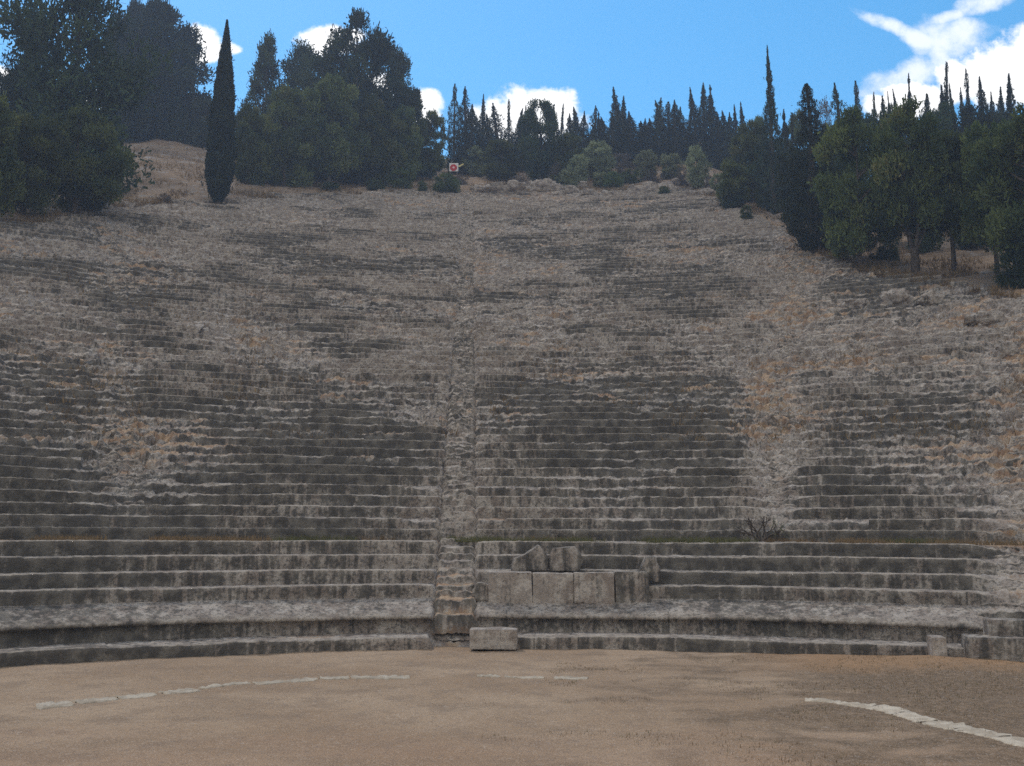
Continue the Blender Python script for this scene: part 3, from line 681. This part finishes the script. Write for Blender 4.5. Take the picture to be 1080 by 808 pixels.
CYP = {'col': [cypress_meshes(101, 15000, COL, .10, .017)], 'spire': [cypress_meshes(111 + i, 4200, SPIRE, .42, .014, l) for i, l in enumerate((0., .45, -.4, .15, -.15, .3))],
       'cone': [cypress_meshes(121 + i, 4600, CONE, .40, .014, l) for i, l in enumerate((0., .3, -.25, .1))], 'thin': [cypress_meshes(131 + i, 3000, THIN, .5, .014, l) for i, l in enumerate((0., .5, -.4, .2))],
       'scr': [cypress_meshes(141 + i, 2400, CONE, 1.0, .016, l, None, .4) for i, l in enumerate((0., .35, -.2))], 'blunt': [cypress_meshes(151, 4200, BLUNT, .22, .014)],
       'wide': [cypress_meshes(161, 11000, ([0, .04, .15, .4, .6, .75, .9, 1], [.22, .4, .5, .5, .40, .24, .14, .03]), .34, .010)]}
PINE = {'round': [pine_meshes(201 + i, 62, 330, 'round', .028, None, (.16, .10, .07)[i]) for i in range(3)], 'two': [pine_meshes(211, 70, 300, 'round', .026, None, .30, 2)], 'mid': [pine_meshes(218 + i, 58, 340, 'round', .027, None, .15, 1) for i in range(2)], 'tall': [pine_meshes(215 + i, 64, 300, 'round', .026, None, .30, 1) for i in range(3)],
        'top': [pine_meshes(221 + i, 62, 300, 'top', .026, M_dark, .12, 1, 1.0) for i in range(2)], 'cone': [pine_meshes(231 + i, 85, 150, 'cone', .024, M_dark, .10) for i in range(2)],
        'loose': [pine_meshes(241 + i, 130, 150, 'free', .024, M_dark, .05, 1, .9) for i in range(2)], 'dome': [pine_meshes(251, 200, 260, 'round', .027, M_dense, .02)],
        'bare': [pine_meshes(261, 60, 60, 'top', .022, M_twig, .2, 1, .8)]}
BUSH = {'bush': [pine_meshes(271 + i, 60, 130, 'round', .035, M_bush, .0, 1, 1, .9) for i in range(2)], 'olive': [pine_meshes(281 + i, 48, 90, 'top', .045, M_olive, .12, 1, .9, .8) for i in range(2)],
        'darkbush': [pine_meshes(291, 80, 150, 'round', .030, M_dark, .0, 1, 1, .9)], 'thorn': [pine_meshes(295, 60, 70, 'round', .03, M_twig, .0, 1, .8, .9)]}
trng = np.random.default_rng(77)
_count = {}
def plant(name, meshes, p, W, H, label, cat, group=None, rz=None):
    k = _count.get(id(meshes), 0); _count[id(meshes)] = k + 1; tm, cm = meshes[k % len(meshes)]
    root = empty(name, (p[0], p[1], p[2] - .05), label, cat, group, rz if rz is not None else trng.random() * 6.28, (W, W, H))
    link('trunk', tm, root); link('crown' if cat == 'tree' else 'foliage', cm, root)
    return root
def tree_px(name, meshes, px, pytop, wpx, label, base=None, d=None, cat='tree', group=None, rz=None):
    """px = where the stem stands; base = photo height of a visible foot, or d = distance when the foot is hidden"""
    p = hit(px, base) if base is not None else onray(px, d)
    zt = zat(pytop, px, p[1]); H = max(.4, zt - p[2]); W = wpx / F * p[1]
    return plant(name, meshes, p, W, H, label, cat, group, rz)

# cypresses of the skyline: (px, top, width, kind, distance, label)
sk = 'cypresses along the skyline'
CL = [
 (477, 88, 9, 'blunt', 112, 'column cypress with a blunt top and bare spike, leftmost of the centre skyline'),
 (489, 91, 15, 'scr', 113, 'scraggly tiered cypress, second from the left in the centre skyline'),
 (496, 109, 17, 'cone', 110, 'plain cone cypress right beside the scraggly tiered one'),
 (508, 99, 11, 'spire', 114, 'slender pointed cypress against the left end of the middle cloud'),
 (515, 117, 13, 'cone', 111, 'short pointed cypress right of the slender one at the left end of the middle cloud'),
 (525, 106, 15, 'scr', 113, 'ragged crooked cypress in front of the left part of the middle cloud'),
 (536, 104, 8, 'thin', 114, 'very thin spire cypress in front of the middle cloud, right of the ragged one'),
 (544, 112, 12, 'spire', 112, 'smooth spire cypress left of the big dark pine below the cloud'),
 (549, 127, 10, 'cone', 112, 'short cypress tucked against the left side of the big dark pine'),
 (553, 112, 6, 'thin', 118, 'hair thin cypress top just left of the big dark pine'),
 (585, 107, 11, 'spire', 114, 'greyish cypress just right of the big dark pine top'),
 (592, 108, 6, 'thin', 118, 'needle thin cypress before the right part of the middle cloud'),
 (601, 119, 12, 'cone', 113, 'short cypress below the right end of the middle cloud'),
 (609, 111, 14, 'spire', 113, 'dense cypress at the right edge of the middle cloud'),
 (617, 117, 11, 'cone', 112, 'cypress just beyond the right edge of the middle cloud'),
 (623, 130, 10, 'cone', 112, 'lowest cypress in the dip right of the middle cloud'),
 (629, 109, 11, 'scr', 114, 'ragged cypress, first tall one right of the middle cloud dip'),
 (634, 118, 11, 'spire', 113, 'cypress close on the right of the first ragged one past the cloud'),
 (640, 121, 13, 'cone', 112, 'stubby cypress left of the twin peaked pair'),
 (648, 119, 13, 'cone', 112, 'stubby cypress directly left of the tall one of the twin peaked pair'),
 (655, 88, 16, 'spire', 114, 'tall cypress with a long spire, left one of the twin peaked pair'),
 (660, 101, 14, 'spire', 113, 'lower right one of the twin peaked cypress pair'),
 (667, 117, 16, 'cone', 112, 'broad cone cypress right of the twin peaked pair'),
 (678, 127, 16, 'scr', 112, 'low scraggly cypress with hooked branches in the gap right of the broad cone'),
 (682, 122, 10, 'cone', 114, 'small cypress directly behind the low scraggly hooked one'),
 (689, 122, 12, 'cone', 112, 'short cypress at the left foot of the crooked topped one'),
 (695, 101, 13, 'scr', 114, 'cypress with a crooked knobbly top, left of three even spires'),
 (702, 103, 12, 'spire', 113, 'thin straight cypress directly right of the crooked knobbly one'),
 (709, 107, 11, 'blunt', 114, 'blunt forked cypress in the middle between crooked and cone shaped ones'),
 (717, 105, 15, 'cone', 112, 'broad smooth cone cypress left of the three high spires'),
 (721, 112, 13, 'cone', 114, 'cypress touching the right shoulder of the broad smooth cone'),
 (731, 109, 7, 'thin', 113, 'thread thin cypress left of the three high spires'),
 (738, 88, 13, 'spire', 112, 'left one of the three high spires above the small olive tree'),
 (747, 85, 15, 'spire', 112, 'middle and highest of the three high spires above the small olive tree'),
 (756, 88, 15, 'spire', 112, 'right leaning one of the three high spires above the small olive tree'),
 (764, 115, 13, 'cone', 110, 'short cypress right below the leaning spire'),
 (770, 114, 13, 'cone', 110, 'second short cypress right of the leaning spire'),
 (776, 118, 12, 'cone', 109, 'lowest of the short cypresses right of the leaning spire'),
 (782, 112, 11, 'spire', 110, 'left one of the close cypress pair behind the light green round tree'),
 (788, 107, 11, 'spire', 110, 'right and taller one of the close pair behind the light green round tree'),
 (834, 111, 13, 'spire', 92, 'short spire cypress between the tallest one and the broad knobbly one'),
 (842, 118, 9, 'thin', 95, 'small thin spire left of the broad knobbly cypress'),
 (896, 89, 19, 'scr', 88, 'knobbly cypress with forked top left of the white right cloud'),
 (913, 85, 10, 'blunt', 95, 'slim curved cypress at the left edge of the white right cloud'),
 (931, 94, 9, 'thin', 96, 'slim cypress against the left tip of the white right cloud'),
 (941, 101, 15, 'scr', 92, 'low ragged cypress left of the pair before the right cloud'),
 (951, 98, 9, 'spire', 95, 'left of the small cypress pair before the right cloud'),
 (957, 93, 11, 'spire', 95, 'right of the small cypress pair before the right cloud'),
 (964, 102, 10, 'cone', 94, 'stub cypress left of the tall knobbly one before the right cloud'),
 (969, 77, 14, 'spire', 94, 'tall knobbly cypress before the left half of the right cloud'),
 (980, 101, 16, 'scr', 92, 'ragged low cypress right of the tall knobbly one'),
 (994, 96, 10, 'thin', 94, 'hooked thin cypress in the dip before the right cloud'),
 (1001, 90, 13, 'scr', 94, 'open ragged cypress just left of the crooked bare topped one'),
 (1008, 66, 12, 'thin', 96, 'crooked thin topped cypress, highest before the white right cloud'),
 (1013, 89, 12, 'cone', 94, 'cypress directly right of the crooked thin topped one'),
 (1019, 85, 13, 'spire', 94, 'pointed cypress second right of the crooked thin topped one'),
 (1027, 92, 11, 'scr', 94, 'short ragged cypress left of the single thin high one at far right'),
 (1035, 72, 11, 'thin', 95, 'single thin high cypress in front of the cloud at far right'),
 (1050, 84, 19, 'cone', 90, 'broad cone cypress second from the thin high one at far right'),
 (1060, 97, 13, 'cone', 92, 'small cone cypress between two broader ones at the far right'),
 (1069, 92, 18, 'cone', 90, 'broad dark cypress next to the right picture edge'),
 (1080, 78, 22, 'spire', 88, 'tall dark cypress on the right picture edge'),
]
for (px, pt, wd, kd, d, lb) in CL: tree_px('cypress_tree', CYP[kd], px, pt, wd * 1.8, lb, d=d + (6 if px < 800 else 0), group=sk)
tree_px('cypress_tree', CYP['col'], 230, 21, 30, 'tall smooth column cypress standing alone on the bare slope at left', base=214)
tree_px('cypress_tree', CYP['spire'][:1], 819, 48, 27, 'tallest cypress with a long bare looking spire, right of centre', d=84)
tree_px('cypress_tree', CYP['wide'], 859, 88, 50, 'broad knobbly cypress reaching the ground at the edge of the right seats', base=264)

# trees at the left
tree_px('pine_tree', PINE['loose'], 62, -48, 165, 'huge feathery dark conifer filling the top left corner', d=76)
tree_px('pine_tree', PINE['loose'], 12, 12, 90, 'dark feathery conifer cut by the left picture edge behind the green pine', d=82)
tree_px('round_tree', PINE['dome'], 152, 4, 104, 'large round dark tree on the crest left of the lone cypress', d=119, )
tree_px('round_tree', PINE['dome'], 126, 2, 56, 'dark round tree between the feathery conifer and the large round tree', d=124)
tree_px('pine_tree', PINE['mid'], 78, 112, 112, 'green bushy pine at the left edge of the seats', base=226)
tree_px('pine_tree', PINE['mid'], 24, 120, 84, 'green pine at the far left, half behind the bushy pine', base=229)
tree_px('pine_tree', PINE['round'], -16, 100, 80, 'green pine cut by the left picture edge', base=236)
for i, (px, pt, wd, d, lb) in enumerate([(138, 112, 60, 124, 'dark shrub under the large round tree, left one of the hedge'), (166, 118, 50, 124, 'dark shrub under the large round tree, middle of the hedge'),
    (190, 122, 34, 124, 'small dark shrub at the right end of the hedge on the bare slope'), (208, 104, 46, 118, 'dark bush left of the lone cypress'), (250, 118, 46, 112, 'dark bush right behind the lone cypress')]):
    tree_px('shrub', BUSH['darkbush'], px, pt, wd, lb, d=d, cat='shrub', group='dark shrubs on the left crest')
# the grove left of centre
for px, pt, wd, kd, d, lb in [
    (271, 34, 74, 'cone', 112, 'tall pointed conifer, leftmost of the grove right of the lone cypress'), (312, 46, 100, 'loose', 118, 'thin feathery conifer behind the grove right of the pointed conifer'),
    (370, 20, 100, 'top', 106, 'tallest spreading pine with the white cloud behind it'), (414, 50, 84, 'loose', 112, 'feathery pine on the right shoulder of the tallest spreading pine'),
    (345, 60, 92, 'top', 108, 'dark pine left of the tallest spreading pine'), (430, 92, 44, 'top', 108, 'low dark pine at the right end of the grove')]:
    tree_px('pine_tree', PINE[kd], px, pt, wd, lb, d=d)
for px, pt, wd, kd, b_, lb in [
    (262, 112, 54, 'round', 196, 'green pine directly right of the lone cypress'), (300, 92, 66, 'round', 197, 'green pine at the front of the grove, second from the lone cypress'),
    (347, 82, 74, 'round', 198, 'tall green pine at the middle front of the grove'), (392, 104, 66, 'round', 197, 'green pine at the front of the grove below the tallest spreading pine'),
    (424, 112, 50, 'round', 194, 'small green pine near the right end of the grove front'), (454, 116, 38, 'round', 190, 'green pine just left of the round red sign'),
    (530, 148, 48, 'round', 191, 'low light green pine at the crest below the middle cloud'), (570, 107, 56, 'top', 193, 'big dark pine at the crest in front of the middle cloud'),
    (282, 140, 60, 'round', 194, 'low green pine filling the foot of the grove, second right of the lone cypress'), (325, 146, 64, 'round', 195, 'low green pine filling the foot of the grove below the tall middle pine'),
    (370, 140, 70, 'round', 195, 'low dark green pine under the tallest spreading pine'), (410, 146, 56, 'round', 193, 'low green pine under the right shoulder of the grove'), (440, 140, 50, 'round', 191, 'low green pine between the grove and the round red sign'),
    (600, 140, 36, 'round', 193, 'small green pine tucked right of the big dark pine')]:
    tree_px('pine_tree', PINE[kd], px, pt, wd, lb, base=b_)
# the right grove
for px, pt, wd, kd, b_, d, lb in [
    (795, 128, 56, 'round', 214, None, 'light green round tree below the close cypress pair'), (775, 170, 44, 'round', 219, None, 'low dark green tree at the upper right end of the seats'),
    (815, 150, 60, 'top', 226, None, 'dark tree at the foot of the tallest cypress'), (840, 160, 50, 'top', 240, None, 'dark tree between the tallest and the broad knobbly cypress'),
    (876, 101, 40, 'bare', None, 92, 'greyish purple thin crowned tree behind the broad knobbly cypress'), (885, 128, 56, 'top', None, 78, 'dark tree right behind the broad knobbly cypress'),
    (807, 122, 30, 'round', None, 104, 'small round tree on the skyline left of the tallest cypress'), (850, 116, 36, 'round', None, 100, 'small round tree on the skyline behind the knobbly cypress'),
    (908, 116, 96, 'mid', 283, None, 'green pine with a dark leaning trunk, leftmost of the right pines'), (966, 108, 104, 'two', 288, None, 'large green pine with a forked trunk in the right grove'),
    (1006, 138, 92, 'tall', 288, None, 'green pine with a slanting trunk, right of the forked one'), (1052, 124, 90, 'tall', 292, None, 'green pine near the right picture edge'),
    (1104, 108, 128, 'mid', 302, None, 'dark green pine cut by the right picture edge'), (1130, 100, 110, 'round', 312, None, 'green pine beyond the right picture edge'),
    (1000, 112, 70, 'top', None, 84, 'dark pine behind the right grove below the crooked cypress'), (1045, 112, 80, 'top', None, 84, 'dark pine behind the right grove below the thin high cypress'),
    (900, 140, 60, 'loose', None, 70, 'dark feathery pine behind the leaning trunk of the right grove'), (982, 150, 66, 'loose', None, 68, 'dark feathery pine behind the gap between the forked and the slanting trunk'),
    (1030, 150, 70, 'loose', None, 68, 'dark feathery pine behind the gap right of the slanting trunk'), (1078, 140, 70, 'loose', None, 66, 'dark feathery pine behind the right picture edge pines'),
    (940, 112, 64, 'top', None, 80, 'dark pine behind the forked pine')]:
    if lb.startswith('green pine beyond'): continue
    tree_px('pine_tree' if kd != 'bare' else 'bare_tree', PINE[kd], px, pt, wd, lb, base=b_, d=d)
tree_px('shrub', BUSH['darkbush'], 934, 240, 34, 'dark low bush between the leaning and the forked pine trunks', base=276, cat='shrub')
tree_px('shrub', BUSH['darkbush'], 1072, 258, 50, 'dark low bush under the pine near the right picture edge', base=303, cat='shrub')
# crest shrubs
for px, pt, wd, kd, b_, lb in [
    (470, 183, 40, 'bush', 203, 'dark green shrub in front of the round red sign'), (421, 178, 28, 'bush', 200, 'small bright green shrub left of the round red sign'),
    (446, 190, 14, 'bush', 203, 'tiny green shrub between the bright shrub and the sign'), (502, 156, 32, 'olive', 186, 'pale olive bush right of the round red sign'),
    (610, 164, 36, 'olive', 196, 'grey green agave like bush at the crest, left of the taller one'), (630, 152, 56, 'olive', 190, 'pale olive bush in front of the cypress row right of the pine'),
    (590, 185, 34, 'bush', 197, 'low blue green plant below the small green pine'), (646, 181, 30, 'bush', 199, 'bright green weed on the crest among the rocks'),
    (654, 162, 40, 'thorn', 190, 'brownish thorn bush below the twin peaked cypresses'), (682, 160, 40, 'olive', 190, 'pale green bush right of the brownish thorn bush'),
    (706, 163, 34, 'olive', 189, 'small pale bush left of the small olive tree'), (771, 200, 34, 'darkbush', 220, 'dark bush at the upper right end of the seats'),
    (788, 216, 16, 'bush', 232, 'small green weed below the dark bush at the upper right'), (175, 204, 22, 'thorn', 213, 'dry low bush on the bare slope left of the lone cypress'),
    (588, 170, 22, 'thorn', 196, 'grey dry bush directly right of the big dark pine'), (600, 178, 26, 'olive', 200, 'low grey green plant at the crest above the small pale rock'),
    (632, 182, 24, 'olive', 198, 'low pale plant on the crest just left of the bright green weed'), (666, 178, 26, 'bush', 194, 'dull green bush below the broad cone cypress'),
    (690, 178, 26, 'thorn', 196, 'dry brown bush on the crest right of the pale green bush'), (718, 176, 26, 'thorn', 197, 'dry bush on the crest left of the small olive tree'),
    (748, 186, 22, 'thorn', 203, 'dry straw coloured bush under the right side of the small olive tree'), (545, 186, 26, 'thorn', 197, 'dry bush behind the wide low outcrop at the crest'),
    (486, 184, 22, 'thorn', 195, 'dry brown bush just right of the sign shrub'), (396, 190, 24, 'bush', 201, 'low green bush at the front of the grove left of the bright green shrub'),
    (350, 192, 26, 'bush', 202, 'low green bush at the middle front of the grove foot'), (640, 200, 14, 'bush', 206, 'tiny green weed on the topmost seats below the bright green weed'),
    (700, 196, 16, 'bush', 205, 'tiny green weed beside the rough crest rock'),
    (757, 182, 18, 'olive', 206, 'pale bush between the small olive tree and the dark bush')]:
    tree_px('shrub', BUSH[kd], px, pt, wd, lb, base=b_, cat='shrub', group=None)
tree_px('olive_tree', BUSH['olive'], 736, 154, 34, 'small pale olive tree with a thin trunk on the crest', base=199)

# bare thorn bush on the wide step
def bare_bush():
    p = hit(803, 569.5); p[2] = 2.58; rg = np.random.default_rng(5)
    root = empty('bare_shrub', p, 'small leafless thorn shrub growing on the wide grassy step', 'shrub'); parts, tips = [], []
    def grow(a, dirn, L, rad, lev):
        b_ = a + dirn * L; m_ = (a + b_) / 2 + rg.normal(size=3) * L * .09; parts.append(tube([a, m_, b_], [rad, rad * .8, rad * .6], 5)); tips.append(b_)
        if lev < 5:
            for _ in range(2 if lev > 1 else 3):
                dd = dirn + rg.normal(size=3) * .42 + np.array([0, 0, .06]); dd /= np.linalg.norm(dd); grow(b_, dd, L * .74, rad * .66, lev + 1)
    for dx in (-.75, -.25, .35, .8):
        d0 = np.array([dx, rg.normal() * .2, .8]); grow(np.array([dx * .06, 0, 0]), d0 / np.linalg.norm(d0), .29, .042, 1)
    v, f = join(parts); link('branch', mesh_np('branch', v, f, M_bark), root)
    T = np.array(tips)[-60:]; T = np.repeat(T, 2, 0) + rg.normal(size=(2 * len(T), 3)) * .05
    v, f = leaves(T, .04, rg); link('foliage', mesh_np('foliage', v, f, M_olive, False, {'leaf': rg.random(len(v))}), root)
bare_bush()

# round red sign on a white board
def red_sign():
    p = onray(477, 99.0); d = 99.0; zc = zat(176.5, 477, d); s = d / F
    root = empty('sign_board', (p[0], p[1], p[2]), 'white board with a round red emblem and pale centre on posts behind a shrub', 'sign')
    import bmesh
    def bx(name, c, sz, m_, rot=0):
        bm = bmesh.new(); bmesh.ops.create_cube(bm, size=1)
        for v in bm.verts: v.co = Vector((v.co.x * sz[0], v.co.y * sz[1], v.co.z * sz[2]))
        bmesh.ops.bevel(bm, geom=list(bm.edges), offset=min(sz) * .15, segments=1, affect='EDGES')
        bmesh.ops.rotate(bm, verts=bm.verts, cent=(0, 0, 0), matrix=Matrix.Rotation(rot, 3, 'Y')); bmesh.ops.translate(bm, verts=bm.verts, vec=c)
        me = bpy.data.meshes.new(name); bm.to_mesh(me); bm.free(); me.materials.append(m_); return link(name, me, root)
    hz = zc - p[2]
    bx('board', (0, 0, hz), (10 * s, .05, 9.5 * s), M_board)
    for sx in (-3.6, 3.6): bx('post', (sx * s, .09, hz / 2 - .1), (.09, .09, hz + .5), M_bark)
    bx('slat', (8 * s, .02, hz + 2.5 * s), (6 * s, .04, 1.6 * s), M_yel, -.5)
    def disc(name, rad, y, m_):
        bm = bmesh.new(); bmesh.ops.create_cone(bm, segments=32, radius1=rad, radius2=rad, depth=.02, cap_ends=True)
        bmesh.ops.rotate(bm, verts=bm.verts, cent=(0, 0, 0), matrix=Matrix.Rotation(PI / 2, 3, 'X')); bmesh.ops.translate(bm, verts=bm.verts, vec=(-.3 * s, y, hz - .5 * s))
        me = bpy.data.meshes.new(name); bm.to_mesh(me); bm.free(); me.materials.append(m_); return link(name, me, root)
    disc('emblem', 3.9 * s, -.045, M_red); disc('emblem_centre', 1.1 * s, -.07, M_pale)
red_sign()

# ------------------------------------------------------------------ dry grass and weeds (nobody could count them)
def grass():
    rg = np.random.default_rng(9); Ps, hs, ls = [], [], []
    def add(x, y, z, h, l): Ps.append(np.stack([x, y, z], -1)); hs.append(h); ls.append(l)
    # strip on the wide step above the front rows
    n = 9000; t_ = R(-40) + R(80) * rg.random(n); rr = 25.35 + 1.2 * rg.random(n) ** .6; x, y = cart(rr, t_)
    k = perlin(np.stack([x, y, 0 * x], -1), .5, 3) > -.12; x, y = x[k], y[k]
    add(x, y, np.full(len(x), 2.60), .04 + .11 * rg.random(len(x)), np.where(perlin(np.stack([x, y, 0 * x], -1), .3, 8) > .05, .95, .5))
    # hillside above the seats
    n = 60000; t_ = R(-42) + R(84) * rg.random(n); rm = rmax(t_); rr = rm - 1 + 36 * rg.random(n) ** 1.6; x, y = cart(rr, t_)
    k = fbm(np.stack([x, y, 0 * x], -1), .28, 3, 14) > -.05; x, y, rr, t_ = x[k], y[k], rr[k], t_[k]
    add(x, y, terrain(x, y) + .05, .12 + .30 * rg.random(len(x)) ** 2, rg.random(len(x)) * .9)
    # tufts on worn seats
    n = 26000; t_ = R(-36) + R(72) * rg.random(n); rr = 33 + 62 * rg.random(n); x, y = cart(rr, t_); k = (fbm(np.stack([x, y, 0 * x], -1), .22, 3, 15) > .22) & (rr < rmax(t_)); x, y, rr = x[k], y[k], rr[k]
    add(x, y, prof(rr) + .05, .06 + .16 * rg.random(len(x)), rg.random(len(x)) * .85)
    # weeds on the right of the orchestra
    n = 16000; x = -1 + 14 * rg.random(n); y = 11 + 12.5 * rg.random(n); k = (fbm(np.stack([x, y, 0 * x], -1), .45, 3, 16) + .055 * (x - 4.5) > .12); x, y = x[k], y[k]
    add(x, y, np.array([gz(a, b_) for a, b_ in zip(x, y)]), .012 + .035 * rg.random(len(x)) ** 2, np.where(rg.random(len(x)) < .25, .95, rg.random(len(x)) * .6))
    P = np.concatenate(Ps); H = np.concatenate(hs); Lf = np.concatenate(ls); n = len(P)
    P = np.repeat(P, 3, 0) + rg.normal(size=(3 * n, 3)) * np.array([.03, .03, 0]); H = np.repeat(H, 3) * (.6 + .8 * rg.random(3 * n)); Lf = np.repeat(Lf, 3); n *= 3
    a = rg.random(n) * 2 * PI; wv = (.06 * H + .006)[:, None] * np.stack([np.cos(a), np.sin(a), 0 * a], -1); ln = rg.normal(size=(n, 3)) * np.array([.35, .35, 0]) * H[:, None]
    V = np.stack([P - wv - np.array([0, 0, .04]), P + wv - np.array([0, 0, .04]), P + ln + np.stack([0 * H, 0 * H, H], -1)], 1).reshape(-1, 3)
    o = link('dry_grass', mesh_np('dry_grass', V, np.arange(3 * n).reshape(n, 3), M_straw, False, {'leaf': np.repeat(Lf, 3)})); tag(o, 'dry yellow grass and weeds on the steps, slope and floor', 'grass', kind='stuff')
grass()

# ------------------------------------------------------------------ air: the far trees fade slightly to blue
def haze():
    import bmesh
    bm = bmesh.new(); bmesh.ops.create_cube(bm, size=1)
    for v in bm.verts: v.co = Vector((v.co.x * 840, v.co.y * 840, -4 if v.co.z < 0 else 120))
    me = bpy.data.meshes.new('haze'); bm.to_mesh(me); bm.free()
    m = bpy.data.materials.new('haze_air'); m.use_nodes = True; t = NT(m.node_tree); t.n.clear()
    v = t.node('ShaderNodeVolumePrincipled'); v.inputs['Color'].default_value = (.68, .80, 1, 1); v.inputs['Density'].default_value = HAZE; v.inputs['Anisotropy'].default_value = .2
    o = t.node('ShaderNodeOutputMaterial'); t.l.new(v.outputs[0], o.inputs['Volume']); me.materials.append(m)
    tag(link('haze', me), 'thin bluish air over the hill and trees', 'haze', kind='stuff')
HAZE = .00105
haze()
